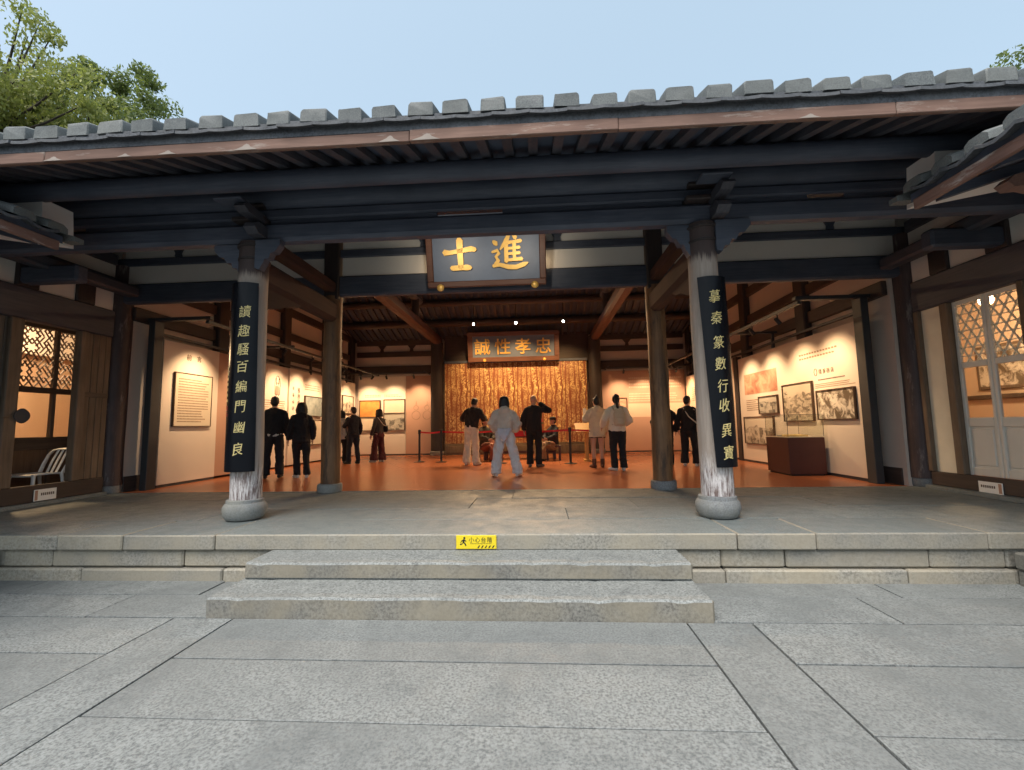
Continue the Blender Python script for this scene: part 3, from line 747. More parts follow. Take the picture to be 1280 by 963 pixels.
# the room behind it
rm_ = thing('wing_room_left', '', '', (-9.2, 6.5, PZ), kind='structure')
MB().box(-10.4, -10.2, 2.0, 9.5, 0, 4.3).build('wall', M['panel_tan'], rm_); MB().box(-10.2, -7.4, 9.3, 9.5, 0, 4.3).build('wall', M['panel_tan'], rm_)
MB().box(-10.4, -7.3, 2.0, 2.2, 0, 4.3).build('wall', M['plaster'], rm_); MB().box(-10.4, -7.42, 2.0, 9.5, 4.3, 4.4).build('ceiling', M['wood_y'], rm_); MB().box(-10.2, -7.28, 2.2, 9.3, -.02, PZ+.002).build('floor', M['terracotta'], rm_)
MB().box(-7.98, -7.92, 2.2, 5.92, PZ, 3.3).build('partition', M['brown_z'], rm_); MB().box(-7.98, -7.92, 7.085, 9.3, PZ, 3.3).build('partition', M['brown_z'], rm_); MB().box(-7.98, -7.92, 2.2, 9.3, 3.3, 4.3).build('partition', M['brown_z'], rm_)
# right: cream panels, pale lattice doors
rd = thing('panel_door_bay', 'cream wall panels, dark posts and threshold of the right wing doorway', 'doorway', (5.78, 5.5, PZ))
dbox(rd, 'stone_sill', 'floor_stone', 3.0, 6.86, PZ, PZ+.055, 5.62, 5.80)
dbox(rd, 'threshold', 'brown_yd', 3.0, 6.86, PZ+.057, PZ+.25, 5.72, 5.82, .01)
for y0, y1 in ((6.33, 6.45), (5.36, 5.44), (6.80, 6.88), (3.9, 4.0)): dbox(rd, 'post', 'brown_z', y0, y1, PZ+.25, 3.055, 5.71, 5.83, .01)
for y0, y1 in ((6.45, 6.80), (4.0, 5.36)): dbox(rd, 'cream_panel', 'cream_paint', y0, y1, PZ+.25, 3.055, 5.765, 5.80, .004)
dl = thing('lattice_door', 'pair of pale painted doors with star lattice at the right edge', 'door', (5.80, 5.9, PZ+.25))
for i, (y0, y1) in enumerate(((5.445, 5.885), (5.892, 6.325))):
    for a, b in ((y0, y0+.045), (y1-.045, y1)): dbox(dl, 'stile', 'pale_door', a, b, PZ+.255, 3.05, 5.775, 5.815)
    for z0, z1 in ((PZ+.255, .79), (1.33, 1.45), (2.12, 2.20), (2.99, 3.05)): dbox(dl, 'rail', 'pale_door', y0+.045, y1-.045, z0, z1, 5.777, 5.813)
    o = dbox(dl, 'lower_panel', 'pale_door', y0+.075, y1-.075, .82, 1.30, 5.783, 5.807, .012); dbox(dl, 'panel_back', 'pale_door', y0+.045, y1-.045, .79, 1.33, 5.795, 5.805, .002)
    dbox(dl, 'pane', 'glass', y0+.045, y1-.045, 1.45, 2.12, 5.793, 5.797, 0)
    o = lattice(y0+.045, y1-.045, 2.20, 2.99, 5.795, .115, .011, .022, 'star').build('lattice', M['cream_paint'], dl); tag(o, kind='stuff')
rr_ = thing('wing_room_right', '', '', (7.2, 6.5, PZ), kind='structure')
MB().box(8.2, 8.4, 2.0, 9.5, 0, 4.3).build('wall', M['panel_tan'], rr_); MB().box(5.82, 8.2, 9.3, 9.5, 0, 4.3).build('wall', M['panel_tan'], rr_)
MB().box(5.9, 8.4, 2.0, 2.2, 0, 4.3).build('wall', M['plaster'], rr_); MB().box(5.9, 8.4, 2.0, 9.5, 4.3, 4.4).build('ceiling', M['wood_y'], rr_); MB().box(5.82, 8.2, 2.2, 9.3, -.02, PZ+.002).build('floor', M['terracotta'], rr_)
MB().box(8.12, 8.198, 3, 9.3, 1.78, 1.86, .01).build('wall_rail', M['brown_y'], rr_)
pc = thing('framed_picture', 'framed ink picture seen through the pale lattice doors', 'picture', (8.19, 7.9, 2.0))
MB().box(8.16, 8.19, 7.3, 8.6, 1.95, 2.75, .01).build('frame', M['brown_z'], pc); MB().box(8.153, 8.158, 7.36, 8.54, 2.01, 2.69).build('print', M['photo3'], pc)
# small name plates and signs
def plate(name, label, x, y0, y1, z0, z1, s, mat='paper', seal_=True):
    t = thing(name, label, 'sign', (x, (y0+y1)/2, z0)); MB().box(x, x - s*.008, y0, y1, z0, z1, .002).build('plate', M[mat], t)
    m = MB(); n = 7
    for i in range(n): a = y0 + (y1-y0)*(.3 + .62*i/n); m.box(x - s*.0085, x - s*.0095, a, a+(y1-y0)*.055, z0+(z1-z0)*.45, z0+(z1-z0)*.68)
    m.build('print', M['ink'], t)
    if seal_: MB().box(x - s*.0085, x - s*.0095, y0+.01, y0+(y1-y0)*.16, z0+.01, z1-.01).build('red_patch', M['panel_pink'], t)
    return t
plate('sill_sign', 'small white notice on the left wooden threshold below the chair', -7.135, 5.86, 6.15, .50, .66, -1, 'white_plastic')
plate('sill_sign', 'small white notice on the right wooden threshold below the lattice door', 5.715, 5.86, 6.16, .49, .63, 1, 'white_plastic')
for x, lab in ((-7.30, 'small brass plate on the left purple brown post'), (5.84, 'small brass plate on the right purple brown post')):
    t = thing('post_plate', lab, 'sign', (x, 6.86, 2.15)); m = MB().box(x-.10, x+.10, 6.852, 6.862, 2.15, 2.29, .003); m.build('plate', M['paper'], t)
    m = MB(); [m.box(x-.075+.022*i, x-.062+.022*i, 6.8508, 6.8518, 2.20, 2.24) for i in range(7)]; m.build('print', M['ink_soft'], t)

# ================================================================ wing roofs at the picture's edges
def wing(xe, s, label, ytip):
    t = thing('wing_roof', label, 'roof', (xe, 2, 3.4))
    zc = 3.50; sl = .42; Lx = 4.6
    def P(d, z): return xe + s*d, z
    y0 = -4.0
    m = MB(); (xa, za), (xb, zb) = P(.04, zc), P(Lx, zc + sl*Lx*.72)
    m.prism([(0, 0), (s*Lx, Lx*sl*.72), (s*Lx, Lx*sl*.72+.08), (0, .08)], (xe, y0 if True else 0, zc), (1,0,0), (0,0,1), -(ytip-y0)); m.build('sheathing', M['sheath'], t)
    MB().box(xe - s*.03, xe + s*.015, y0, ytip-.05, 3.405, 3.505, .008).build('fascia_board', M['fascia_y'], t, base=(xe, 2, 3.41))
    y = ytip - .12; k = 0
    while y > .8:
        b = MB(); L = 1.2
        b.prism([(-.105,0),(-.10,.07),(-.06,.10),(.06,.10),(.10,.07),(.105,0)], (xe - s*.08, y, zc+.09), (0,1,0), (0,0,1), s*.0001)
        vs = [(a, q) for a, q in ((-.105,0),(-.10,.065),(-.055,.095),(.055,.095),(.10,.065),(.105,0))]
        b = MB(); ring = []
        for d in (0, .02, .5, 1.4): 
            sc_ = .95 if d == 0 else 1
            ring += [(xe + s*(d-.08), y + a*sc_, zc + .085 + q*sc_ + d*sl*.72) for a, q in vs]
        n = 6; fs = [tuple(range(n))] + [(i*n+k2, (i+1)*n+k2, (i+1)*n+(k2+1) % n, i*n+(k2+1) % n) for i in range(3) for k2 in range(n)] + [tuple(range(4*n-1, 3*n-1, -1))]
        b.add(ring, fs); b.build('cover_tile', M['tile'], t, smooth=35, base=(xe, y, zc))
        q = MB(); vs2 = [(-.15, .045), (-.08, .015), (0, 0), (.08, .015), (.15, .045), (.15, .075), (.08, .045), (0, .03), (-.08, .045), (-.15, .075)]; ring = []
        for d in (0, 1.0): ring += [(xe + s*(d-.10), y - .15 + a, zc + .02 + w + d*sl*.72) for a, w in vs2]
        n = 10; q.add(ring, [tuple(range(n)), tuple(range(2*n-1, n-1, -1))] + [(k2, n+k2, n+(k2+1) % n, (k2+1) % n) for k2 in range(n)]); q.build('pan_tile', M['tile_dark'], t, base=(xe, y-.15, zc))
        y -= .30; k += 1
    # plastered end wedge at the tip and a tile verge
    m = MB(); m.prism([(.18, .06), (.22, .50), (.34, .56), (1.6, .62), (1.6, .3)] if s > 0 else [(-.18, .06), (-1.6, .3), (-1.6, .62), (-.34, .56), (-.22, .50)], (xe, ytip-.05, zc), (1,0,0), (0,0,1), -.32); m.build('plaster_wedge', plain('lime white wedge', (.86,.85,.82), .9, var=.05), t)
    b = MB(); b.prism([(-.10,0),(-.10,.05),(.8,.33),(.8,.26),(.05,.0)] if s > 0 else [(.10,0),(-.05,.0),(-.8,.26),(-.8,.33),(.10,.05)], (xe, ytip+.03, zc+.04), (1,0,0), (0,0,1), -.10); b.build('verge_tile', M['tile'], t)
    for i in range(8):
        yy = ytip - .25 - i*.5; MB().prism([(0, -.09), (s*3, -.09+3*sl*.72), (s*3, 3*sl*.72-.002), (0, -.002)], (xe + s*.06, yy, zc), (1,0,0), (0,0,1), -.07).build('rafter', M['wood_x'], t)
    MB().tube([(xe + s*1.15, -3, zc+.16), (xe + s*1.15, ytip-.1, zc+.16)], .10, 12).build('purlin', M['wood_y'], t, smooth=50)
    # carved beam end below the eave
    o = [(0, .02), (.06, .075), (.16, .09), (.30, .05), (.42, .08), (.7, .10), (1.8, .10), (1.8, -.06), (.55, -.06), (.40, -.03), (.30, -.06), (.16, -.02), (.05, -.03)]
    m = MB(); m.prism([(s*a, q) for a, q in o], (xe + s*.42, 3.78, 3.42), (1,0,0), (0,0,1), -.12*s); m.build('beam_end', M['fascia_y'], t)
    return t
wing(3.60, 1, 'tiled eave of the right wing roof jutting in at the right edge', 4.22)
wing(-5.12, -1, 'tiled eave of the left wing roof jutting in at the left edge', 4.28)

# ================================================================ plaques
def brush(mb, pts, o, ux, uy, depth, sc=1.0):
    """one brush stroke: pts = [(x, y, half width)], round ended, raised"""
    pts = [(Vector((a, b)), w) for a, b, w in pts]; n = len(pts); L = []; Rr = []
    for i, (p, w) in enumerate(pts):
        d = (pts[min(i+1, n-1)][0] - pts[max(i-1, 0)][0]).normalized(); nn = Vector((-d.y, d.x)); L.append(p+nn*w); Rr.append(p-nn*w)
    d0 = (pts[1][0]-pts[0][0]).normalized(); d1 = (pts[-1][0]-pts[-2][0]).normalized()
    out = [pts[0][0]-d0*pts[0][1]*.7] + Rr + [pts[-1][0]+d1*pts[-1][1]*.7] + L[::-1]
    mb.prism([(q.x*sc, q.y*sc) for q in out], o, ux, uy, depth)
SHI = [[(-.46,.08,.085),(-.3,.07,.06),(0,.11,.062),(.34,.16,.075),(.45,.13,.06)], [(-.02,.46,.06),(0,.40,.095),(0,.1,.085),(.01,-.15,.08),(.01,-.36,.075)],
       [(-.27,-.36,.06),(-.2,-.37,.075),(0,-.36,.07),(.2,-.36,.08),(.3,-.37,.055)]]
JIN = [[(-.40,.30,.04),(-.34,.25,.065),(-.31,.20,.03)], [(-.44,.02,.03),(-.30,.06,.045),(-.26,-.02,.045),(-.34,-.10,.04),(-.28,-.20,.05),(-.36,-.30,.05)],
       [(-.42,-.34,.045),(-.25,-.31,.05),(0,-.38,.06),(.2,-.39,.06),(.42,-.32,.06),(.52,-.28,.015)],
       [(.02,.45,.04),(-.04,.33,.06),(-.14,.18,.045),(-.22,.08,.02)], [(-.06,.22,.055),(-.06,.0,.055),(-.06,-.24,.055)],
       [(.14,.46,.04),(.19,.38,.06),(.2,.33,.02)], [(-.02,.25,.045),(.16,.27,.04),(.34,.29,.05)], [(-.02,.10,.035),(.16,.11,.035),(.30,.12,.045)],
       [(-.02,-.04,.035),(.16,-.03,.035),(.30,-.02,.045)], [(-.02,-.20,.035),(.18,-.19,.04),(.36,-.18,.05)], [(.16,.28,.05),(.16,.05,.045),(.16,-.2,.045)]]
def tilted(o, tilt):      # plaque frame leaning forward at its top
    return Vector((1,0,0)), Vector((0, -math.sin(tilt), math.cos(tilt)))
pq = thing('entrance_plaque', 'large dark blue plaque with two gold characters under the eave', 'plaque', (-.78, 6.72, 3.66))
ux, uy = tilted(None, R(14)); nn = ux.cross(uy); O = Vector((-.77, 6.74, 3.665))
def pquad(name, mat, a0, a1, b0, b1, d0, d1, parent, O, ux, uy, c=0):
    nn = ux.cross(uy); m = MB(); m.box(a0, a1, b0, b1, d0, d1, c); m.v = [tuple(O + ux*x + uy*y + nn*z) for x, y, z in m.v]
    return m.build(name, M[mat], parent)
MP = 'red_y'
M['frame_wood'] = wood('plaque frame wood', (.14,.06,.04), (.24,.11,.07), 0, rough=.45)
pqb = pquad('board', 'navy', -.84, .84, .09, 1.22, 0, .03, pq, O, ux, uy, .003)
for a0, a1, b0, b1 in ((-.94, .94, 0, .09), (-.94, .94, 1.22, 1.31), (-.94, -.84, .09, 1.22), (.84, .94, .09, 1.22)): pquad('frame_bar', 'frame_wood', a0, a1, b0, b1, -.02, .065, pq, O, ux, uy, .012)
m = MB()
for st in SHI: brush(m, st, O + ux*(-.40) + uy*.49 + nn*.03, ux, uy, .035, .54)
m.build('character', M['gold'], pqb)
m = MB()
for st in JIN: brush(m, st, O + ux*(.36) + uy*.50 + nn*.03, ux, uy, .035 + .0005*JIN.index(st), .58)
m.build('character', M['gold'], pqb)
for a in (-.73, .76):
    m = MB(); m.ball(O + ux*a + uy*(-.005) + nn*.085, (.058, .035, .058)); m.build('gilt_boss', M['gold'], pq, smooth=60)
rp = thing('inner_plaque', 'four character plaque in a brown frame above the golden screen', 'plaque', (-.85, 15.5, 3.8))
ux2, uy2 = tilted(None, R(12)); O2 = Vector((-.86, 15.75, 3.80)); n2 = ux2.cross(uy2)
rpb = pquad('board', 'navy', -1.48, 1.48, .17, .93, 0, .03, rp, O2, ux2, uy2)
for a0, a1, b0, b1 in ((-1.66, 1.66, 0, .17), (-1.66, 1.66, .93, 1.09), (-1.66, -1.48, .17, .93), (1.48, 1.66, .17, .93)): pquad('frame_bar', 'frame_wood', a0, a1, b0, b1, -.02, .07, rp, O2, ux2, uy2, .015)
for i, ch in enumerate('誠性孝忠'):
    m = MB(); put_text(m, ch, O2 + ux2*(-1.12 + i*.735) + uy2*.55 + n2*.03, ux2, uy2, .60, .04, .010); m.build('character', M['gold'], rpb)
for a in (-1.05, 1.12): m = MB(); m.ball(O2 + ux2*a + uy2*.06 + n2*.09, (.06,.04,.06)); m.build('gilt_boss', M['gold'], rp, smooth=60)

def pseudo(mb, o, ux, uy, size, seed, depth=.0015):
    """an illegible dense sign of a few strokes, for print too small to read"""
    r = random.Random(seed); o = Vector(o); ux = Vector(ux); uy = Vector(uy); k = 0
    for z in (-.38, -.12, .14, .38): 
        a = r.uniform(-.45, -.2); b = r.uniform(.2, .45); w = r.uniform(.04, .07); k += 1
        mb.prism([(a*size, (z-w)*size), (b*size, (z-w+.02)*size), (b*size, (z+w)*size), (a*size, (z+w-.02)*size)], o, ux, uy, depth + k*.0001)
    for x in (r.uniform(-.35, -.2), r.uniform(-.05, .1), r.uniform(.2, .35)):
        a = r.uniform(-.45, -.2); b = r.uniform(.1, .45); k += 1
        mb.prism([((x-.05)*size, a*size), ((x+.05)*size, a*size), ((x+.05)*size, b*size), ((x-.05)*size, b*size)], o, ux, uy, depth + k*.0001)
# ================================================================ couplet boards on the front columns
def couplet(xc, text, label, a_top, a_bot, ztop, zbot, ch_top, ch_bot, zs, small):
    yc = 4.95; Rb = .205
    t = thing('couplet_board', label, 'sign board', (xc, yc, zbot))
    def pt(a, z, r): return (xc + r*math.sin(R(a)), yc - r*math.cos(R(a)), z)
    def lerp(p, q, z): f = (z-zbot)/(ztop-zbot); return q + (p-q)*f
    nz, na = 24, 20; vs = []; fs = []
    for r in (Rb, Rb+.016):
        for i in range(nz+1):
            z = zbot + (ztop-zbot)*i/nz
            lo = lerp(a_top[0], a_bot[0], z); hi = lerp(a_top[1], a_bot[1], z)
            for k in range(na+1):
                a = lo + (hi-lo)*k/na; w = .0035*mnoise.noise(Vector((a*.05, z*1.6, xc))) ; vs.append(pt(a, z, r + w))
    N = (nz+1)*(na+1)
    for i in range(nz):
        for k in range(na):
            q = i*(na+1)+k; fs.append((q, q+na+1, q+na+2, q+1)); fs.append((N+q, N+q+1, N+q+na+2, N+q+na+1))
    for i in range(nz):
        q = i*(na+1); fs.append((q, N+q, N+q+na+1, q+na+1)); q += na; fs.append((q, q+na+1, N+q+na+1, N+q))
    for k in range(na): fs.append((k, k+1, N+k+1, N+k)); q = nz*(na+1)+k; fs.append((q, N+q, N+q+1, q+1))
    m = MB(); m.add(vs, fs); bd = m.build('board', M['lacquer'], t, smooth=50)
    def bend(ch, ac, zc, size, sx, mat, nm, off=.012):
        v, f = text_mesh(ch, off, .02); rr = Rb+.0185; q = MB(); v = v.copy()
        for p in v:      # a loose hand: each character leans and wavers a little
            h = mnoise.noise_vector(Vector((p[0]*2.6+zc*7, p[1]*2.6, xc))); p[0] += h.x*.055 + p[1]*.10; p[1] += h.y*.055 + p[0]*.09
        q.add([pt(ac + math.degrees(x*size*sx/rr), zc + y*size, rr + (z+.02)*.1) for x, y, z in v], f); q.build(nm, M[mat], bd)
    for ch, z in zip(text, zs): bend(ch, lerp(ch_top, ch_bot, z), z, .150, .85, 'gold_flat', 'character', .0)
    if small:
        for nm, mt, n_, z0, st, sz in (('inscription', 'gold_flat', 7, 2.16, .062, .036), ('seal', 'seal', 2, 1.70, .07, .06)):
            q = MB(); ang = R(-40); rr = Rb+.0185; e = Vector((math.cos(ang), math.sin(ang), 0))
            for i in range(n_): pseudo(q, pt(-40, z0 - i*st, rr), e, (0,0,1), sz, 70+i)
            tag(q.build(nm, M[mt], bd), kind='stuff')
    return t
zl = [2.81, 2.585, 2.37, 2.17, 1.945, 1.715, 1.48, 1.24]
couplet(CX[0]+.02, '讀趣騷百編門幽良', 'black lacquer board with gold characters on the left front column', (-66, 48), (-74, 56), 3.16, .985, 15, 10, zl, True)
zr = [2.80, 2.565, 2.30, 2.07, 1.83, 1.625, 1.36, 1.13]
couplet(CX[1]-.01, '摹秦篆數行收異寶', 'crumpled black board with gold characters on the right front column', (-40, 50), (-18, 82), 3.03, .975, 2, 18, zr, False)

# ================================================================ display walls
def rows(mb, o, ux, uy, w, h, n, th=.45, ch=.5, seed=0, ragged=.25):
    """lines of small illegible print as thin raised dashes"""
    r = random.Random(seed); o = Vector(o); ux = Vector(ux); uy = Vector(uy); pitch = h/n; cw = pitch*ch*1.3
    for i in range(n):
        L = w*(1 - (r.random()*ragged if r.random() < .4 else 0)); x = 0
        while x + cw*.8 < L:
            a = o + ux*x + uy*(h - (i+.75)*pitch); q = cw*.74
            mb.prism([(0,0),(q,0),(q,pitch*th*r.uniform(.7,1)),(0,pitch*th)], a, ux, uy, .0015); x += cw
LU, RU = ((0,1,0), (0,0,1)), ((0,-1,0), (0,0,1))
def wallbox(name, mat, parent, side, y0, y1, z0, z1, d0, d1, c=.0):
    xw, s = (XL, 1) if side == 'L' else (XR, -1)
    return MB().box(xw + s*d0, xw + s*d1, y0, y1, z0, z1, c).build(name, M[mat], parent, base=(xw, (y0+y1)/2, z0))
def wprint(name, mat, parent, side, y, z, w, h, n, d=.001, **kw):
    m = MB()
    if side == 'L': rows(m, (XL+d, y, z), *LU, w, h, n, **kw)
    else: rows(m, (XR-d, y+w, z), *RU, w, h, n, **kw)
    return tag(m.build(name, M[mat], parent), kind='stuff')
def framed(label, side, y0, y1, z0, z1, photo, fm='ink', d=.0, inner=.02, mount=None):
    xw, s = (XL, 1) if side == 'L' else (XR, -1)
    t = thing('framed_picture', label, 'picture', (xw + s*.02, (y0+y1)/2, z0))
    for b in ((y0, y1, z0, z0+inner), (y0, y1, z1-inner, z1), (y0, y0+inner, z0+inner, z1-inner), (y1-inner, y1, z0+inner, z1-inner)):
        MB().box(xw + s*(.002+d), xw + s*(.05+d), *b, .002).build('frame_bar', M[fm], t, base=(xw, b[0], b[2]))
    MB().box(xw + s*(.003+d), xw + s*(.030+d), y0+inner, y1-inner, z0+inner, z1-inner).build('print', M[photo], t)
    return t
# right display wall
dr = thing('display_wall', 'long cream display panel with photographs on the right side', 'display panel', (XR, 9.7, PZ))
wallbox('panel', 'panel', dr, 'R', 7.58, 12.0, PZ+.05, 3.12, -.10, 0, .004)
wallbox('plinth', 'metal', dr, 'R', 7.58, 12.0, PZ, PZ+.05, -.09, -.005)
wprint('headline', 'ink_soft', dr, 'R', 7.75, 2.66, 1.5, .16, 2, seed=1, ch=.8)
m = MB()
for i in range(4): pseudo(m, (XR-.001, 8.62-.115*i, 2.375), *RU, .10, 40+i)
m.tube([(XR-.0015, 8.76 + .045*math.cos(a*.5236), 2.38 + .07*math.sin(a*.5236)) for a in range(13)], .006, 5)
m.build('title', M['ink'], dr)
wprint('caption', 'ink', dr, 'R', 7.95, 2.20, .75, .05, 1, seed=2)
wprint('caption', 'ink_soft', dr, 'R', 7.70, 2.06, 1.1, .10, 3, seed=3)
wprint('caption', 'ink_soft', dr, 'R', 11.05, 1.72, .6, .30, 6, seed=4)
wallbox('portrait_print', 'relief', dr, 'R', 10.14, 11.70, 2.14, 2.66, .0005, .003)
framed('framed map drawing at the near end of the right display panel', 'R', 7.72, 8.74, 1.46, 2.02, 'photo3')
framed('tall framed sepia town photograph above the display case', 'R', 8.86, 9.90, 1.44, 2.23, 'photo2')
framed('small framed photograph of an arched building beside the sepia portrait', 'R', 10.12, 10.97, 1.63, 2.05, 'photo4')
framed('framed dim group photograph low behind the display case', 'R', 10.35, 11.78, .90, 1.58, 'photo1')
d2 = thing('display_wall', 'farther tan display panel beyond the dark gap on the right', 'display panel', (XR, 14.2, PZ))
wallbox('panel', 'panel_tan', d2, 'R', 12.25, 16.2, PZ+.05, 3.12, -.10, 0, .004); wallbox('edge_post', 'wood_z', d2, 'R', 12.02, 12.22, PZ, 3.2, -.1, .03)
wprint('print', 'ink_soft', d2, 'R', 13, 2.2, 2.6, .5, 7, seed=5); wprint('print', 'ink_soft', d2, 'R', 13, 1.4, 2.2, .5, 6, seed=6)
framed('small dark framed picture on the far right panel', 'R', 12.5, 13.6, 1.15, 1.7, 'photo4')
# left display walls
dlw = thing('display_wall', 'near cream display panel with framed preface on the left side', 'display panel', (XL, 8.3, PZ))
wallbox('panel', 'panel', dlw, 'L', 7.64, 9.06, PZ+.05, 3.17, -.10, 0, .004); wallbox('plinth', 'metal', dlw, 'L', 7.64, 9.06, PZ, PZ+.05, -.09, -.005)
m = MB(); put_text(m, '前', (XL+.001, 8.24, 2.92), *LU, .13, .0015, .006); put_text(m, '言', (XL+.001, 8.50, 2.92), *LU, .13, .0015, .006); m.build('title', M['ink'], dlw)
pf = thing('text_board', 'framed preface text board under a spotlight on the near left panel', 'text board', (XL+.02, 8.36, 1.55))
wallbox('board', 'paper', pf, 'L', 7.90, 8.83, 1.56, 2.58, .002, .035); 
for b in ((7.885, 8.845, 1.545, 1.56), (7.885, 8.845, 2.58, 2.595), (7.885, 7.90, 1.56, 2.58), (8.83, 8.845, 1.56, 2.58)): wallbox('frame_bar', 'ink', pf, 'L', *b, .002, .045)
wprint('print', 'ink_soft', pf, 'L', 7.98, 1.62, .78, .88, 17, d=.0355, seed=8)
d3 = thing('display_wall', 'rose brown strip panel beside the near left display panel', 'display panel', (XL, 9.8, PZ)); wallbox('panel', 'panel_pink', d3, 'L', 9.07, 10.55, PZ+.05, 3.17, -.12, -.03, .004)
d4 = thing('display_wall', 'tan display panel with a robed figure drawing behind the two visitors in black', 'display panel', (XL, 11.1, PZ)); wallbox('panel', 'panel', d4, 'L', 10.56, 11.70, PZ+.05, 3.17, -.10, 0, .004)
m = MB()
for pts in ([(-.10,-.5),(-.12,-.1),(-.10,.15),(-.03,.3),(.03,.3),(.10,.15),(.12,-.1),(.10,-.5),(-.10,-.5)], [(-.06,.2),(-.05,-.1)], [(.06,.2),(.05,-.1)], [(-.06,.0),(.06,0)], [(-.05,-.5),(-.05,-.56)], [(.05,-.5),(.05,-.56)]):
    m.tube([(XL+.003, 11.22+a, 2.70+b*.62) for a, b in pts], .008, 5)
m.build('figure_drawing', M['ink'], d4); wallbox('robe_tint', 'panel_pink', d4, 'L', 11.14, 11.30, 2.39, 2.62, .0005, .0015)
wprint('print', 'ink_soft', d4, 'L', 10.66, 1.5, .95, .75, 13, seed=9)
d5 = thing('display_wall', 'narrow cream pillar panel with upright title characters on the left', 'display panel', (XL, 12.05, PZ)); wallbox('panel', 'panel', d5, 'L', 11.72, 12.40, PZ+.05, 3.17, -.08, .04, .004)
m = MB()
for i in range(6): pseudo(m, (XL+.041, 12.20, 2.58-.165*i), *LU, .16, 50+i)
for i in range(4): pseudo(m, (XL+.041, 11.92, 2.62-.19*i), *LU, .11, 60+i)
m.build('title', M['ink'], d5)
d6 = thing('display_wall', 'long tan display panel behind the left inner column', 'display panel', (XL, 14.2, PZ)); wallbox('panel', 'panel', d6, 'L', 12.42, 16.2, PZ+.05, 3.17, -.10, 0, .004)
wprint('print', 'ink_soft', d6, 'L', 12.6, 2.62, .9, .2, 3, seed=10); wprint('print', 'ink_soft', d6, 'L', 15.0, 1.9, .95, .3, 6, seed=12)
framed('framed blue grey landscape picture on the left display panel', 'L', 12.56, 13.60, 1.85, 2.46, 'photo6'); framed('pale framed document under the landscape picture', 'L', 12.88, 13.62, .98, 1.76, 'paper')
framed('small brown framed picture beside the left rear corner', 'L', 15.05, 15.95, 2.0, 2.65, 'photo1'); framed('small pale framed page beyond the left inner column', 'L', 14.0, 14.6, 1.7, 2.3, 'paper')
# back walls of the side bays
def backpanel(label, x0, x1, mat, z1=3.42): t = thing('display_wall', label, 'display panel', ((x0+x1)/2, 16.3, PZ)); MB().box(x0, x1, 16.30, 16.37, PZ+.05, z1, .004).build('panel', M[mat], t); MB().box(x0, x1, 16.305, 16.37, PZ, PZ+.05).build('plinth', M['metal'], t); return t
def bprint(t, mat, x, z, w, h, n, **kw): m = MB(); rows(m, (x, 16.299, z), (1,0,0), (0,0,1), w, h, n, **kw); tag(m.build('print', M[mat], t), kind='stuff')
def bframed(label, x0, x1, z0, z1, photo, mats=None):
    t = thing('framed_picture', label, 'picture', ((x0+x1)/2, 16.28, z0))
    for b in ((x0, x1, z0, z0+.03), (x0, x1, z1-.03, z1), (x0, x0+.03, z0+.03, z1-.03), (x1-.03, x1, z0+.03, z1-.03)): MB().box(b[0], b[1], 16.24, 16.298, b[2], b[3], .002).build('frame_bar', M['ink'], t)
    if isinstance(photo, str): MB().box(x0+.03, x1-.03, 16.262, 16.298, z0+.03, z1-.03).build('print', M[photo], t)
    else:
        zc = z0 + (z1-z0)*photo[2]; MB().box(x0+.03, x1-.03, 16.262, 16.298, zc+.02, z1-.03).build('print', M[photo[0]], t); MB().box(x0+.03, x1-.03, 16.262, 16.298, z0+.03, zc-.02).build('print', M[photo[1]], t); MB().box(x0+.03, x1-.03, 16.24, 16.298, zc-.02, zc+.02).build('frame_bar', M['ink'], t)
    return t
b1 = backpanel('cream back panel with two framed sheets in the left rear corner', -6.86, -5.02, 'panel'); bprint(b1, 'ink_soft', -6.6, 2.62, .75, .12, 2, seed=13, ch=.8); bprint(b1, 'ink_soft', -5.85, 2.62, .7, .12, 2, seed=14, ch=.8)
bframed('framed orange manuscript over a pale sheet in the left rear corner', -6.80, -5.98, 1.35, 2.52, ('photo5', 'paper', .45)); bframed('framed paper over a grey building photograph in the left rear corner', -5.86, -4.99+.0-.04, 1.36, 2.54, ('paper', 'photo4', .55))
b2 = backpanel('rose brown back panel with gourd outlines left of the rear column', -5.01, -3.98, 'panel_pink')
m = MB()
for gx in (-4.62, -4.20):
    for gz, gr_ in ((1.92, .16), (2.20, .09)): m.tube([(gx + gr_*math.cos(R(a)), 16.299, gz + gr_*math.sin(R(a))) for a in range(0, 361, 20)], .010, 5)
    m.tube([(gx, 16.299, 2.29), (gx+.02, 16.299, 2.45)], .012, 5)
m.build('gourd_print', M['ink_soft'], b2)
b3 = backpanel('rose brown back panel with text right of the golden screen', 2.36, 5.38, 'panel_pink')
for x, w, z, h, n in ((3.35, 1.9, 2.75, .45, 4), (3.35, 1.9, 2.25, .35, 4), (3.35, .9, 1.75, .42, 6), (4.45, .8, 1.75, .42, 6)): bprint(b3, 'panel_tan', x, z, w, h, n, seed=int(x*10+z*7), ch=.45)
MB().box(3.30, 5.30, 16.297, 16.2995, 1.70, 2.20).build('tint', M['panel_tan'], b3)
bframed('narrow red picture beside the right rear column', 2.95, 3.26, 1.75, 2.42, 'relief')
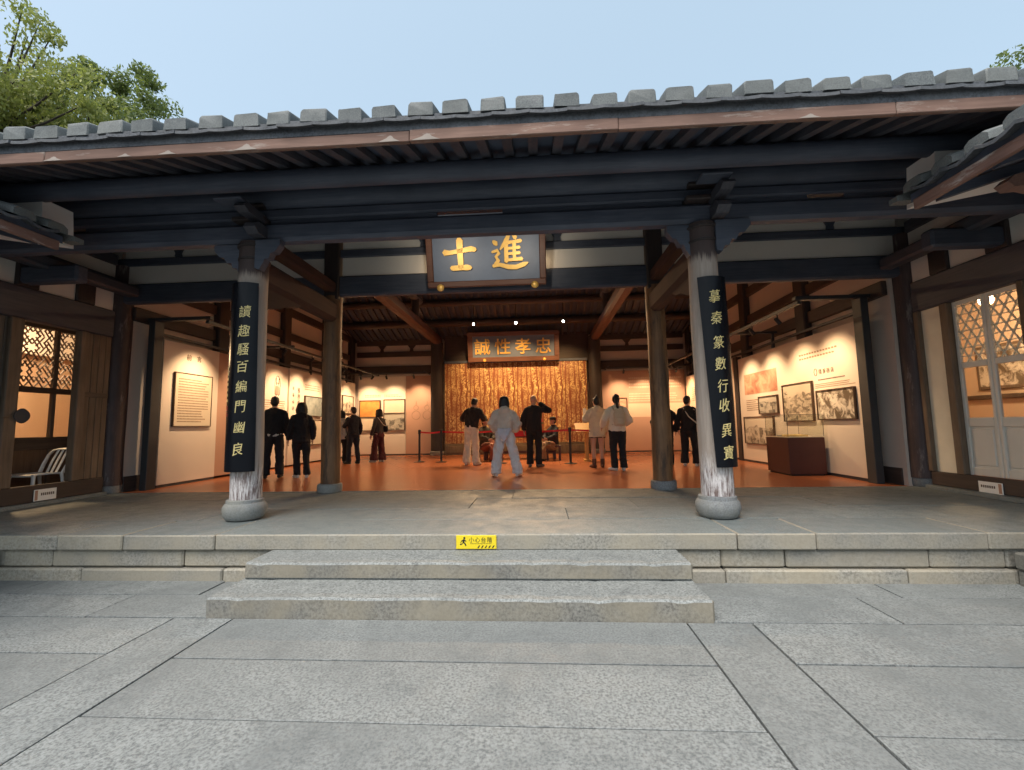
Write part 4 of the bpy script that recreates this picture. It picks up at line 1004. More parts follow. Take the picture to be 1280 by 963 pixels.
# golden script screen
sc = thing('script_screen', 'tall screen of golden script on red brown boards at the rear', 'screen', (-.85, 16.05, PZ))
for i in range(6):
    a = -3.46 + i*.876; o = MB().box(a+.004, a+.872, 16.0, 16.06, .84, 3.80, .006).build('panel', M['screen'], sc, base=(a + .43, 16.0, .84))
MB().box(-3.47, 1.80, 15.98, 16.08, PZ, .83, .01).build('base', M['brown_z'], sc)
for i in range(6): a = -3.40 + i*.876; MB().box(a, a+.76, 15.955, 15.98, PZ+.07, .76, .012).build('base_panel', M['brown_z'], sc)
MB().box(-3.50, 1.83, 15.96, 16.1, 3.80, 3.90, .01).build('top_rail', M['wood_x'], sc)

# ================================================================ display gantry and spotlights
def spot(loc, target, power, label, group, ang=60, blend=1.0, size=.05, col=(1, .67, .38)):
    loc = Vector(loc); d = (Vector(target)-loc).normalized()
    t = thing('track_spotlight', label, 'spotlight', loc, group=group)
    m = MB(); m.tube([loc + Vector((0,0,.13)), loc], .012, 8); m.build('stem', M['black'], t)
    m = MB(); m.tube([loc - d*.07, loc - d*.05, loc + d*.07], [.02, .034, .036], 12, cap=False); lh = m.build('lamp_head', M['black'], t, smooth=40)
    m = MB(); m.tube([loc + d*.060, loc + d*.062], .030, 12); m.build('lens', M['lamp_lens'], lh)
    l = bpy.data.lights.new('spot_lamp', 'SPOT'); l.energy = power*SPOT; l.spot_size = R(ang); l.spot_blend = blend; l.shadow_soft_size = size; l.color = col
    o = bpy.data.objects.new('spot_lamp', l); COL.objects.link(o); o.parent = t; o.location = d*.085; o.rotation_euler = (-d).to_track_quat('Z', 'Y').to_euler()
    return t
M['lamp_lens'] = plain('lit lamp lens', (.9,.8,.6), .4, emit=(1, .75, .45), es=12)
M['lamp_white'] = plain('lit white lamp', (.9,.9,.9), .4, emit=(1, .95, .85), es=30)
for side, xw, s, yend in (('left', XL, 1, 16.0), ('right', XR, -1, 16.0)):
    t = thing('light_gantry', 'dark metal post and rail carrying spotlights along the ' + side + ' display wall', 'light rail', (xw, 7.5, PZ))
    MB().box(xw - .06 if s > 0 else xw - .06, xw + .06, 7.36, 7.56, PZ, 3.46, .006).build('post', M['metal'], t)
    MB().box(xw - .2*s, xw + 1.06*s, 7.40, 7.50, 3.46, 3.52, .004).build('arm', M['metal'], t)
    MB().box(xw + .94*s, xw + 1.0*s, 7.45, yend, 3.40, 3.455, .004).build('rail', M['metal'], t)
    MB().box(xw - .02, xw + .03, 7.56, yend, 3.22, 3.27, .004).build('rail', M['metal'], t)
    for y in (10.2, 12.9, 15.4): MB().box(xw - .1*s, xw + 1.02*s, y-.03, y+.03, 3.455, 3.50, .003).build('arm', M['metal'], t); MB().box(xw-.03, xw+.03, y-.03, y+.03, 3.12, 3.46, .003).build('bracket', M['metal'], t)
for y in (8.35,): spot((XL+.97, y, 3.28), (XL, y, 2.15), 62, 'small black spotlight on the rail above the preface board', None, 82)
for y, w_ in zip((9.9, 11.15, 12.1, 13.1, 14.4, 15.4), ('rose brown strip panel', 'robed figure drawing', 'upright title panel', 'blue grey landscape picture', 'pale framed page', 'left rear corner picture')): spot((XL+.97, y, 3.28), (XL, y, 2.1), 56, 'small black spotlight on the left rail above the ' + w_, 'left rail spotlights', 86)
for y, w_ in zip((8.15, 9.1, 10.25, 11.3), ('framed map drawing', 'tall town photograph', 'arched building photograph', 'far end of the red portrait print')): spot((XR-.97, y, 3.28), (XR, y, 2.1), 54, 'small black spotlight on the right rail above the ' + w_, 'right rail spotlights', 82)
for y, w_ in zip((13.0, 14.4, 15.6), ('nearest', 'middle', 'farthest')): spot((XR-.97, y, 3.28), (XR, y, 2.2), 66, w_ + ' of three small black spotlights on the right rail by the rear corner', 'right rear spotlights', 86)
for i, (x0, x1, xs) in enumerate(((-6.86, -4.0, (-6.4, -5.45, -4.45)), (2.40, 5.3, (3.0, 3.9, 4.8)))):
    sd_ = ('left', 'right')[i]
    t = thing('light_rail', 'dark metal rail in front of the ' + sd_ + ' rear panels', 'light rail', ((x0+x1)/2, 15.6, 3.4)); MB().box(x0, x1, 15.35, 15.40, 3.40, 3.455, .004).build('rail', M['metal'], t)
    for e in (x0+.1, x1-.1): MB().box(e-.02, e+.02, 15.38, 16.32, 3.455, 3.49).build('arm', M['metal'], t)
    for x, w_ in zip(xs, ('leftmost', 'middle', 'rightmost')): spot((x, 15.375, 3.28), (x, 16.3, 2.25), 48, w_ + ' small black spotlight on the rail by the ' + sd_ + ' rear panels', sd_ + ' rear rail spotlights', 86)
# three bright lamps under the roof, washing the screen, and the plaque lamps
bl = []
for i, x in enumerate((-2.06, -.67, .87)):
    t = thing('ceiling_lamp', ('leftmost', 'middle', 'rightmost')[i] + ' of three small white lamps glowing above the inner plaque', 'lamp', (x, 14.0, 4.8))
    m = MB(); m.tube([(x, 14.0, 4.80), (x, 14.02, 5.55)], .012, 6); m.build('stem', M['black'], t)
    m = MB(); m.tube([(x, 14.05, 4.84), (x, 13.98, 4.80)], [.035, .045], 12); lh = m.build('lamp_head', M['black'], t)
    m = MB(); m.ball((x, 13.972, 4.795), .034); m.build('bulb', M['lamp_white'], lh)
    l = bpy.data.lights.new('wash_lamp', 'SPOT'); l.energy = 90*SPOT; l.spot_size = R(88); l.spot_blend = .9; l.shadow_soft_size = .05; l.color = (1, .60, .26)
    o = bpy.data.objects.new('wash_lamp', l); COL.objects.link(o); o.parent = t; o.location = (0, .10, -.08); o.rotation_euler = Vector((0, -2.0, 2.3)).to_track_quat('Z', 'Y').to_euler()
    l = bpy.data.lights.new('floor_lamp', 'SPOT'); l.energy = 160*SPOT; l.spot_size = R(125); l.spot_blend = 1; l.shadow_soft_size = .08; l.color = (1, .64, .33)
    o = bpy.data.objects.new('floor_lamp', l); COL.objects.link(o); o.parent = t; o.location = (0, -.06, -.10); o.rotation_euler = Vector((0, .75, 1.0)).to_track_quat('Z', 'Y').to_euler()
spot((-.7, 15.0, 5.25), (-.75, 15.7, 4.5), 22, 'small spotlight over the inner plaque', None, 70)
for x, lab in ((-1.45, 'left'), (-.10, 'right')): spot((x, 6.86, 4.12), (x + (-1.2 if x < -1 else 1.2), 7.02, 4.2), .8, 'small lamp behind the ' + lab + ' half of the entrance plaque', None, 110)
for x, w_ in ((-1.3, 'left'), (-.2, 'right')): spot((x, 5.28, 4.0), (x*.9-.1, 6.7, 4.05), 9, w_ + ' small added spotlight hidden behind the front beam brightening the entrance plaque', 'added plaque spotlights', 90, col=(1, .86, .68))  # unseen lamps added to brighten the plaque board
# lamps inside the wing rooms
for x, y, lab, pw in ((-9.0, 6.8, 'left', 70), (7.1, 7.2, 'right', 38)):
    t = thing('pendant_lamp', 'warm lamp hanging inside the ' + lab + ' wing room', 'lamp', (x, y, 3.3)); m = MB(); m.ball((x, y, 3.3), .09); m.build('globe', M['lamp_lens'], t); MB().tube([(x, y, 3.38), (x, y, 4.3)], .01, 6).build('cord', M['black'], t)
    l = bpy.data.lights.new('room_lamp', 'POINT'); l.energy = pw*SPOT; l.color = (1, .64, .34); l.shadow_soft_size = .12; o = bpy.data.objects.new('room_lamp', l); COL.objects.link(o); o.parent = t; o.location = (0, 0, -.14)

# ================================================================ furniture
cs = thing('display_case', 'dark red display case with a glass top in front of the right panel', 'display case', (4.95, 8.9, PZ))
MB().box(4.64, 5.30, 8.52, 9.32, PZ+.03, 1.14, .006).build('cabinet', M['case'], cs); MB().box(4.67, 5.27, 8.55, 9.29, PZ, PZ+.03).build('foot', M['black'], cs)
MB().box(4.66, 5.28, 8.54, 9.30, 1.1402, 1.155).build('display_bed', M['paper'], cs)
for b in ((4.645, 4.649, 8.525, 9.315, 1.156, 1.56), (5.291, 5.295, 8.525, 9.315, 1.156, 1.56), (4.6495, 5.2905, 8.525, 8.529, 1.156, 1.56), (4.6495, 5.2905, 9.311, 9.315, 1.156, 1.56), (4.645, 5.295, 8.525, 9.315, 1.561, 1.566)): MB().box(*b).build('glass_pane', M['glass'], cs)
for ex in (4.645, 5.289):
    for ey in (8.525, 9.309): MB().box(ex, ex+.006, ey, ey+.006, 1.156, 1.5605).build('corner_strip', M['metal'], cs)
for b in ((4.645, 5.295, 8.523, 8.527, 1.5665, 1.5725), (4.643, 4.647, 8.527, 9.315, 1.5665, 1.5725)): MB().box(*b).build('edge_strip', M['metal'], cs)
bk = thing('open_book', 'open yellowed book lying inside the glass display case', 'book', (4.95, 8.85, 1.156))
for s_ in (-1, 1): MB().prism([(0,.0),(0,.02),(s_*.05,.035),(s_*.17,.028),(s_*.18,0)] if s_ < 0 else [(0,0),(.18,0),(.17,.028),(.05,.035),(0,.02)], (4.95, 8.72, 1.157), (1,0,0), (0,0,1), -.26).build('page_block', plain('yellow page', (.70,.52,.20), .8), bk)
bk2 = thing('pamphlet', 'grey stitched pamphlet inside the glass display case behind the book', 'book', (4.92, 9.13, 1.156)); MB().box(4.80, 5.05, 9.05, 9.22, 1.157, 1.175, .003).build('cover', M['photo6'], bk2); MB().box(4.81, 5.04, 9.06, 9.21, 1.176, 1.179).build('label_slip', M['paper'], bk2)
# white plastic chair behind the left threshold
ch = thing('plastic_chair', 'white moulded plastic armless chair behind the left wooden threshold', 'chair', (-7.58, 6.24, PZ))
bx, by, bz = -7.58, 6.24, PZ
m = MB(); n = 8; vs = []
for i in range(n+1):
    for k in range(n+1):
        u, v = i/n*2-1, k/n*2-1; wx = .205*(1-.06*v); vs.append((bx+u*wx, by+v*.21, bz+.43 - .018*(1-u*u)*(1-v*v) - (.02 if abs(v) > .99 else 0)))
vs2 = [(a, b, c-.022) for a, b, c in vs]; N = (n+1)**2; fs = []
for i in range(n):
    for k in range(n): q = i*(n+1)+k; fs += [(q, q+n+1, q+n+2, q+1), (N+q, N+q+1, N+q+n+2, N+q+n+1)]
for k in range(n): fs += [(k, k+1, N+k+1, N+k), (n*(n+1)+k+1, n*(n+1)+k, N+n*(n+1)+k, N+n*(n+1)+k+1), (k*(n+1)+n+1, k*(n+1), N+k*(n+1), N+(k+1)*(n+1)), (k*(n+1)+n, (k+1)*(n+1)+n, N+(k+1)*(n+1)+n, N+k*(n+1)+n)]
m.add(vs+vs2, fs); m.build('seat', M['white_plastic'], ch, smooth=40)
for sx in (-1, 1):
    MB().tube([(bx+sx*.19, by-.19, bz+.42), (bx+sx*.205, by-.215, bz)], [(.028,.02), (.02,.016)], 10).build('leg', M['white_plastic'], ch, smooth=50)
    MB().tube([(bx+sx*.185, by+.19, bz+.42), (bx+sx*.205, by+.25, bz)], [(.028,.02), (.02,.016)], 10).build('leg', M['white_plastic'], ch, smooth=50)
m = MB()
back = [(-.19,.41),(-.20,.55),(-.195,.68),(-.15,.755),(-.06,.775),(.06,.775),(.15,.755),(.195,.68),(.20,.55),(.19,.41)]
m.tube([(bx+a, by+.20+(z-.41)*.42, bz+z) for a, z in back], [(.030,.012)]*len(back), 10, ref=(0,1,.3)); m.build('back_frame', M['white_plastic'], ch, smooth=50)
for a in (-.075, 0, .075): MB().tube([(bx+a, by+.20, bz+.41), (bx+a*1.1, by+.27, bz+.58), (bx+a, by+.355, bz+.765)], [(.022,.007)]*3, 8).build('back_slat', M['white_plastic'], ch, smooth=50)
# hanging dark fan leaf beside the chair
fn = thing('palm_fan', 'dark round hand fan hanging at the left doorway post', 'fan', (-7.10, 5.56, 1.55))
m = MB(); m.prism([(.085*math.cos(R(a))*(1+.15*math.cos(R(2*a))), .105*math.sin(R(a))) for a in range(0, 360, 18)], (-7.115, 5.62, 1.70), (0,1,0), (0,0,1), .008); m.build('leaf', plain('dark fan', (.045,.05,.06), .8), fn); MB().tube([(-7.111, 5.50, 1.70), (-7.111, 5.40, 1.68)], .009, 6).build('handle', M['brown_z'], fn)
# crowd barrier
def stanchion(x, y, label):
    t = thing('barrier_post', label, 'barrier post', (x, y, PZ)); MB().lathe((x, y), [(.165,PZ),(.165,PZ+.012),(.05,PZ+.03),(.03,PZ+.05)], 24).build('base', M['black'], t); MB().tube([(x, y, PZ+.04), (x, y, PZ+.90)], .032, 14).build('pole', M['black'], t, smooth=50); MB().lathe((x, y), [(.036,PZ+.82),(.042,PZ+.83),(.042,PZ+.94),(.03,PZ+.955)], 16).build('cassette', M['black'], t); return t
ST = [(-3.55, 12.9), (-2.86, 12.75), (-1.05, 12.1), (.82, 11.75), (2.35, 12.7)]
for (x, y), lab in zip(ST, ('black barrier post close to the left rear column', 'black barrier post left of the man in cream trousers', 'black barrier post hidden behind the woman in pale trousers', 'black barrier post beside the slanted sign stand', 'black barrier post behind the two women in cream coats')): stanchion(x, y, lab)
for i, ((a, b), (c, d)) in enumerate(zip(ST, ST[1:])):
    m = MB(); n = 10; v = []
    for k in range(n+1):
        f = k/n; x, y = a+(c-a)*f, b+(d-b)*f; z = PZ+.885 - .03*math.sin(math.pi*f)
        dn = Vector((d-b, a-c)).normalized()*.0015; v += [(x+dn.x,y+dn.y,z+.024),(x+dn.x,y+dn.y,z-.024),(x-dn.x,y-dn.y,z-.024),(x-dn.x,y-dn.y,z+.024)]
    f = []
    for k in range(n): q = k*4; f += [(q+j, q+4+j, q+4+(j+1) % 4, q+(j+1) % 4) for j in range(4)]
    f += [(0,1,2,3), (n*4+3,n*4+2,n*4+1,n*4)]
    m.add(v, f); o = m.build('barrier_belt', M['belt']); tag(o, ('short red barrier belt by the left rear column', 'red barrier belt behind the man in cream trousers', 'red barrier belt between the woman in pale trousers and the bald man', 'red barrier belt behind the slanted sign stand')[i], 'barrier belt')
ls = thing('sign_stand', 'slanted white information board on a yellow wooden stand', 'sign stand', (1.33, 12.45, PZ))
M['pine'] = wood('pale yellow pine', (.55,.30,.08), (.66,.40,.13), 2, rough=.5)
for y in (12.40, 12.68): MB().box(1.30, 1.38, y, y+.07, PZ, PZ+.78 + (y-12.4)*.5, .005).build('leg', M['pine'], ls)
MB().box(1.25, 1.43, 12.35, 12.8, PZ, PZ+.05, .005).build('foot', M['pine'], ls)
m = MB(); m.prism([(0,0),(.46,.24),(.45,.27),(-.01,.03)], (1.02, 12.28, PZ+.80), (0,1,0), (0,0,1), .52); m.build('board', M['pine'], ls)
m = MB(); m.prism([(.01,.031),(.43,.25),(.43,.253),(.01,.034)], (1.05, 12.28, PZ+.801), (0,1,0), (0,0,1), .46); m.build('printed_sheet', M['paper'], ls)
# altar table with things on it
tb = thing('altar_table', 'long dark table with a red front cloth before the golden screen', 'table', (-.6, 13.7, PZ))
MB().box(-1.75, .55, 13.35, 14.05, PZ+.80, PZ+.86, .01).build('table_top', M['case'], tb)
for x in (-1.66, .46):
    for y in (13.42, 13.97): MB().box(x-.04, x+.04, y-.04, y+.04, PZ, PZ+.80, .006).build('leg', M['case'], tb)
MB().box(-1.62, .42, 13.40, 13.43, PZ+.66, PZ+.80, .004).build('apron', M['case'], tb); MB().box(-1.62, .42, 13.40, 13.44, PZ+.20, PZ+.26, .004).build('stretcher', M['case'], tb)
MB().box(-.95, .1, 13.345, 13.352, PZ+.70, PZ+.862, .001).build('front_cloth', M['belt'], tb)
pp = thing('gilt_frame', 'small gold lit photograph frame on the dark table', 'picture', (-.30, 13.7, PZ+.862)); MB().box(-.46, -.14, 13.68, 13.72, PZ+.864, PZ+1.34, .008).build('frame', M['case'], pp); MB().box(-.42, -.18, 13.674, 13.679, PZ+.92, PZ+1.30).build('print', M['gold'], pp)
lp = thing('table_lamp', 'white glowing lamp on the table between the visitors', 'lamp', (-1.42, 13.7, PZ+.862)); MB().lathe((-1.42, 13.7), [(.07,PZ+.863),(.07,PZ+.88),(.02,PZ+.90),(.015,PZ+1.12),(.03,PZ+1.14)], 16).build('stand', M['gold'], lp); m = MB(); m.ball((-1.42, 13.7, PZ+1.24), (.075,.075,.11)); m.build('shade', plain('lit lamp shade', (.9,.85,.75), .5, emit=(1, .86, .6), es=5), lp, smooth=60)
vz = thing('flower_vase', 'white vase with red flowers on the dark table', 'vase', (-.02, 13.6, PZ+.862)); MB().lathe((-.02, 13.6), [(.04,PZ+.863),(.07,PZ+.91),(.075,PZ+.95),(.035,PZ+1.0),(.045,PZ+1.03)], 16).build('vase', M['sole'], vz, smooth=50)
m = MB(); fr_ = random.Random(4); [m.ball((-.02+fr_.uniform(-.13,.13), 13.6+fr_.uniform(-.1,.1), PZ+1.10+fr_.uniform(-.06,.1)), fr_.uniform(.02,.04), 7, 5) for _ in range(26)]; m.build('flowers', plain('red petals', (.45,.03,.05), .7), vz); m = MB(); [m.ball((-.02+fr_.uniform(-.15,.15), 13.6+fr_.uniform(-.1,.1), PZ+1.06+fr_.uniform(-.04,.08)), (.03,.03,.012), 6, 4) for _ in range(18)]; m.build('leaves', plain('dark leaf', (.04,.09,.03), .7), vz)

# ================================================================ people
def tubes(mb, chain, seg=14, ref=(1,0,0)):
    pts = [c[0] for c in chain]; rr = [c[1] for c in chain]; mb.tube(pts, rr, seg, ref)
    for p, r in (chain[0], chain[-1]):
        r = r if isinstance(r, (tuple, list)) else (r, r); mb.ball(p, (r[0], r[1], min(r)*.9), 12, 8)
def skinned(mb, vox, smooth=4, wr=0.0, ws=9, seed=0):
    me = evaluated(mb.mesh('tmpmesh'), [('REMESH', dict(mode='VOXEL', voxel_size=vox)), ('SMOOTH', dict(iterations=smooth, factor=.5))])
    if wr:
        n = len(me.vertices); co = np.empty(n*3); me.vertices.foreach_get('co', co); co = co.reshape(-1,3); no = np.empty(n*3); me.vertex_normals.foreach_get('vector', no); no = no.reshape(-1,3)
        d = np.array([mnoise.noise(Vector((p[0]*ws+seed, p[1]*ws, p[2]*ws*.55 + 2*math.sin(p[0]*7+seed)))) + .5*mnoise.noise(Vector((p[0]*ws*2.3, p[1]*ws*2.3+seed, p[2]*ws*2))) for p in co])
        co += no*(d*wr)[:,None]; me.vertices.foreach_set('co', co.ravel()); me.update()
    me.polygons.foreach_set('use_smooth', [True]*len(me.polygons)); return me
V = Vector
def person(label, x, y, h, face, pose=None, top=None, bottom=None, shoes=None, hair=None, extras=(), z=PZ, nm='person', cat='person', group=None):
    """figure facing local +Y; face = degrees turned about Z; measured for a 1.70 m body then scaled"""
    P = dict(lean=0, turn=0, nod=0, elL=(-.245,-.03,1.11), elR=(.245,-.03,1.11), wrL=(-.255,.06,.87), wrR=(.255,.06,.87), fL=(-.10,0), fR=(.10,0), toeL=12, toeR=-12, knL=0, knR=0, sit=None, shw=1.0, wide=1.0)
    P.update(pose or {}); w = P['wide']
    t = thing(nm, label, cat, (x, y, z), R(face), group=group); S = h/1.70
    ln = Matrix.Rotation(-R(P['lean']), 3, 'X'); pv = V((0,0,.93)); base = V((0,0,0))
    if P['sit']: base = V((0, 0, P['sit']-.86))
    def up(p): return pv + ln @ (V(p)-pv) + base
    hipz = .90
    waist, chest, ush, neck = up((0,0,1.08)), up((0,.012,1.27)), up((0,-.005,1.375)), up((0,-.012,1.445))
    sh = {s: up((s*.165*P['shw'], -.012, 1.352)) for s in (-1, 1)}
    hd = neck + (Matrix.Rotation(-R(P['lean']*.5+P['nod']), 3, 'X') @ V((0,.025,.145)))
    hr = Matrix.Rotation(-R(P['turn']), 3, 'Z') @ Matrix.Rotation(-R(P['lean']*.6+P['nod']), 3, 'X')
    el = {-1: V(P['elL'])+base, 1: V(P['elR'])+base}; wr = {-1: V(P['wrL'])+base, 1: V(P['wrR'])+base}
    if P['lean'] and not (pose and 'elL' in pose):
        el = {s: up(el[s]-base) for s in el}; wr = {s: up(wr[s]-base) + V((0,0,-.0)) for s in wr}
    legs = {}
    for s, f, kb, toe in ((-1, P['fL'], P['knL'], P['toeL']), (1, P['fR'], P['knR'], P['toeR'])):
        hip = V((s*.092, 0, hipz))+base; an = V((f[0], f[1]-.03, .085))
        if P['sit']: kn = V((s*.13, .42, P['sit']+.06)); an = V((s*.12, .40, .085))
        else: kn = (hip+an)/2 + V((s*.005, .025+kb, .01))
        td = V((math.sin(-R(toe)), math.cos(R(toe)), 0)); legs[s] = (hip, kn, an, td)
    def emit(name, mb, mat, vox, smooth=4, wrk=0, ws=9, par=t):
        me = skinned(mb, vox, smooth, wrk, ws, x*3.1+y)
        for v in me.vertices: v.co *= S
        o = link(name, me, mat, par); return o
    # --- the body, one continuous surface
    b = MB()
    tubes(b, [(V((0,0,.87))+base, (.15,.105)), (V((0,0,.95))+base, (.158,.108)), (waist, (.128*w,.092)), (chest, (.155*w,.108)), (ush, (.135,.085)), (neck, (.062,.06))])
    b.tube([neck - V((0,0,.03)), neck + V((0,.008,.05)), hd + V((0,0,-.04))], [.062, .054, .055], 12)
    b.ball(hd + hr @ V((0,-.008,.022)), (.077,.094,.098), 18, 12, hr); b.ball(hd + hr @ V((0,.022,-.045)), (.058,.068,.068), 14, 10, hr)
    b.tube([hd + hr @ V((0,.085,.022)), hd + hr @ V((0,.105,-.018)), hd + hr @ V((0,.088,-.028))], [.009, .016, .012], 8)
    for s in (-1, 1):
        b.ball(hd + hr @ V((s*.078,-.008,-.005)), (.012,.022,.033), 8, 6, hr)
        b.tube([neck-V((0,0,.02)), sh[s]], [.05,.052], 10); tubes(b, [(sh[s], .054), (sh[s]*.5+el[s]*.5, .045), (el[s], .040), (el[s]*.6+wr[s]*.4, .039), (wr[s], .027)], 12)
        d = (wr[s]-el[s]).normalized(); side = V((1,0,0)) - d*d.x
        if side.length < .3: side = V((0,1,0)) - d*d.y
        side.normalize(); nrm = d.cross(side)
        ref = nrm     # palm turned to the thigh: its width runs front to back
        b.tube([wr[s]-d*.01, wr[s]+d*.03, wr[s]+d*.085], [(.026,.020), (.040,.018), (.042,.016)], 10, ref=ref)
        curl = side*(-s)
        for q, L in ((-.030,.062), (-.010,.074), (.011,.070), (.031,.054)):
            r0 = wr[s]+d*.082+nrm*q; b.tube([r0, r0+d*L*.55+nrm*q*.12+curl*.004, r0+d*L*.95+nrm*q*.2+curl*.022], [.0098, .009, .0075], 7)
        fw = nrm if (nrm.y > 0) else -nrm
        b.tube([wr[s]+d*.02+fw*.03, wr[s]+d*.055+fw*.055+curl*.008, wr[s]+d*.09+fw*.062+curl*.018], [.014, .0115, .009], 7)
        hip, kn, an, td = legs[s]
        tubes(b, [(hip, .088), (hip*.5+kn*.5, .075), (kn, .055), (kn*.65+an*.35, .056), (an, .036)], 12)
        b.tube([an + V((0,0,-.04)) - td*.045, an + V((0,0,-.045)) + td*.06, an + V((0,0,-.06)) + td*.15], [(.034,.036), (.042,.036), (.036,.022)], 10)
    emit('body', b, M['skin'] if not (top or {}).get('skin') else M[top['skin']], .0085, 3)
    e = MB(); [e.ball(hd + hr @ V((s*.031,.082,.018)), (.012,.006,.007), 8, 6, hr) for s in (-1,1)]; em = e.mesh('eyes')
    for v in em.vertices: v.co *= S
    link('eyes', em, M['ink'], t); e = MB(); e.ball(hd + hr @ V((0,.083,-.062)), (.022,.008,.006), 8, 6, hr); em = e.mesh('mouth')
    for v in em.vertices: v.co *= S
    link('mouth', em, M['panel_pink'], t)
    # --- top
    if top:
        g = MB(); a = top.get('add', .025); hem = top.get('hem', .86); fl_ = top.get('flare', 0)
        ch = [(V((0,0,hem))+base if not P['lean'] else up((0,0,hem)), (.150+a+fl_, .108+a+fl_*.7))]
        if hem < .93: ch.append((up((0,0,(hem+1.08)/2)), (.150+a+fl_*.4, .108+a+fl_*.3)))
        ch += [(waist, (.138*w+a, .097+a)), (chest, (.160*w+a, .112+a)), (ush, (.142+a*.8, .092+a*.7)), (neck, (.068+a*.3, .066+a*.3))]
        pts = [c[0] for c in ch]; g.tube(pts, [c[1] for c in ch], 20)
        sl = top.get('sleeve', 1.0)
        for s in (-1, 1):
            end = wr[s] if sl >= 1 else (el[s] + (wr[s]-el[s])*max(0, sl*2-1)); ar = top.get('arm', .016)
            g.ball(sh[s], .058+ar*.55, 12, 8); g.tube([neck-V((0,0,.025)), (neck+sh[s])/2-V((0,0,.008)), sh[s]], [.05+ar*.4, .056+ar*.4, .056+ar*.5], 12); g.tube([sh[s], sh[s]*.5+el[s]*.5, el[s], (el[s]+end)/2, end], [.058+ar*.6, .053+ar, .046+ar, .044+ar*1.1, .034+ar], 12); g.ball(el[s], .046+ar, 10, 7)
        if top.get('hood'): g.ball(neck + ln @ V((0,-.085,-.03)), (.115,.07,.085), 14, 10); g.tube([neck + V((math.cos(q)*.085, math.sin(q)*.075-.01, .0-.03*math.sin(q))) for q in np.linspace(0, 2*math.pi, 13)], .028, 8)
        elif top.get('collar', True): g.tube([neck + V((math.cos(q)*.066, math.sin(q)*.062, .012)) for q in np.linspace(0, 2*math.pi, 13)], .016, 8)
        emit(top.get('name', 'jacket'), g, cloth(*top['mat']), .0125, 3, top.get('wr', .013)*1.35, 10)
        if top.get('shirt'):
            g = MB(); hz = hem-.055; g.tube([up((0,0,hz)), up((0,0,hem+.08))], [(.150+a*.6,.110+a*.6), (.148+a*.5,.108+a*.5)], 20); emit('shirt', g, cloth(*top['shirt']), .0125, 3, .008, 12)
    if bottom:
        g = MB(); a = bottom.get('add', .016); wd = bottom.get('hem', .07)
        if bottom.get('robe'):
            hzs = P['sit']; g.tube([V((0,0,hzs-.05)), V((0,.2,hzs+.02)), V((0,.40,hzs+.02)), V((0,.47,hzs-.12)), V((0,.46,.06))], [(.20,.13), (.23,.12), (.24,.10), (.25,.10), (.30,.13)], 20); g.ball((0,0,hzs), (.19,.16,.14)); emit('robe_skirt', g, cloth(*bottom['mat']), .014, 3, .022, 9)
        elif bottom.get('shorts'):
            g.tube([V((0,0,1.04)), V((0,0,.92)), V((0,0,.84))], [(.138,.10), (.168,.12), (.17,.125)], 18)
            for s in (-1, 1): hip, kn, an, td = legs[s]; g.tube([hip, hip*.55+kn*.45], [.105, .105], 14)
            emit('shorts', g, cloth(*bottom['mat']), .0125, 3, .008)
        else:
            g.tube([up((0,0,1.11)), up((0,0,1.04)), V((0,0,.95))+base, V((0,0,.86))+base], [(.122,.088), (.132+a*.5,.094+a*.5), (.160+a,.115+a), (.148+a,.112+a)], 18); g.ball(V((0,0,.87))+base, (.150+a,.114+a,.115), 16, 10)
            for s in (-1, 1):
                hip, kn, an, td = legs[s]; lo = an + V((0,0,-.012))
                g.tube([hip, hip*.5+kn*.5, kn, kn*.5+an*.5, an + V((0,0,.05)), lo], [.090+a, .080+a, .5*(.06+a+wd), .4*(.058+a)+.6*wd, wd, wd*1.03], 14); g.ball(kn, .5*(.06+a+wd), 10, 7)
            emit('trousers', g, cloth(*bottom['mat']), .0125, 3, bottom.get('wr', .013)*1.3, 11)
    for s in (-1, 1):
        hip, kn, an, td = legs[s]
        if not shoes: continue
        g = MB(); q = V((an.x, an.y, 0)); g.tube([q - td*.075 + V((0,0,.04)), q + V((0,0,.05)), q + td*.09 + V((0,0,.045)), q + td*.17 + V((0,0,.033)), q + td*.20 + V((0,0,.026))], [(.032,.036), (.043,.047), (.048,.042), (.042,.03), (.02,.018)], 14)
        if shoes.get('boot'): g.tube([q + V((0,0,.05)), q + V((0,0,shoes['boot']))], [.05, .056], 14)
        emit('shoe', g, cloth(*shoes['mat'], .6), .011, 3)
    if hair:
        g = MB(); st = hair['style']; T = lambda a: hd + hr @ V(a)
        g.ball(T((0,-.022,.038)), (.084,.092,.092), 18, 12, hr); g.ball(T((0,-.045,-.005)), (.078,.070,.085), 16, 10, hr)
        if st == 'short': g.ball(T((0,.02,.085)), (.065,.06,.045), 12, 8, hr)
        if st in ('bob', 'long'):
            g.ball(T((0,-.025,.040)), (.104,.104,.092), 18, 12, hr); g.tube([T((0,-.03,.05)), T((0,-.035,-.04)), T((0,-.04,-.125))], [(.104,.095), (.122,.092), (.118,.08)], 16)
            for s in (-1,1): g.tube([T((s*.072,.03,.04)), T((s*.088,.035,-.05)), T((s*.085,.03,-.13))], [.028, .032, .024], 8)
        if st == 'long': g.tube([T((0,-.05,-.1)), T((0,-.10,-.2)), T((0,-.12,-.33))], [(.10,.06), (.09,.045), (.06,.03)], 14)
        if st == 'pony': g.tube([T((0,-.10,.03)), T((.01,-.135,-.03)), T((.03,-.13,-.15)), T((.05,-.115,-.27))], [.022, .034, .032, .012], 10)
        if st == 'bun': g.ball(T((.0,-.05,.125)), .042, 12, 8)
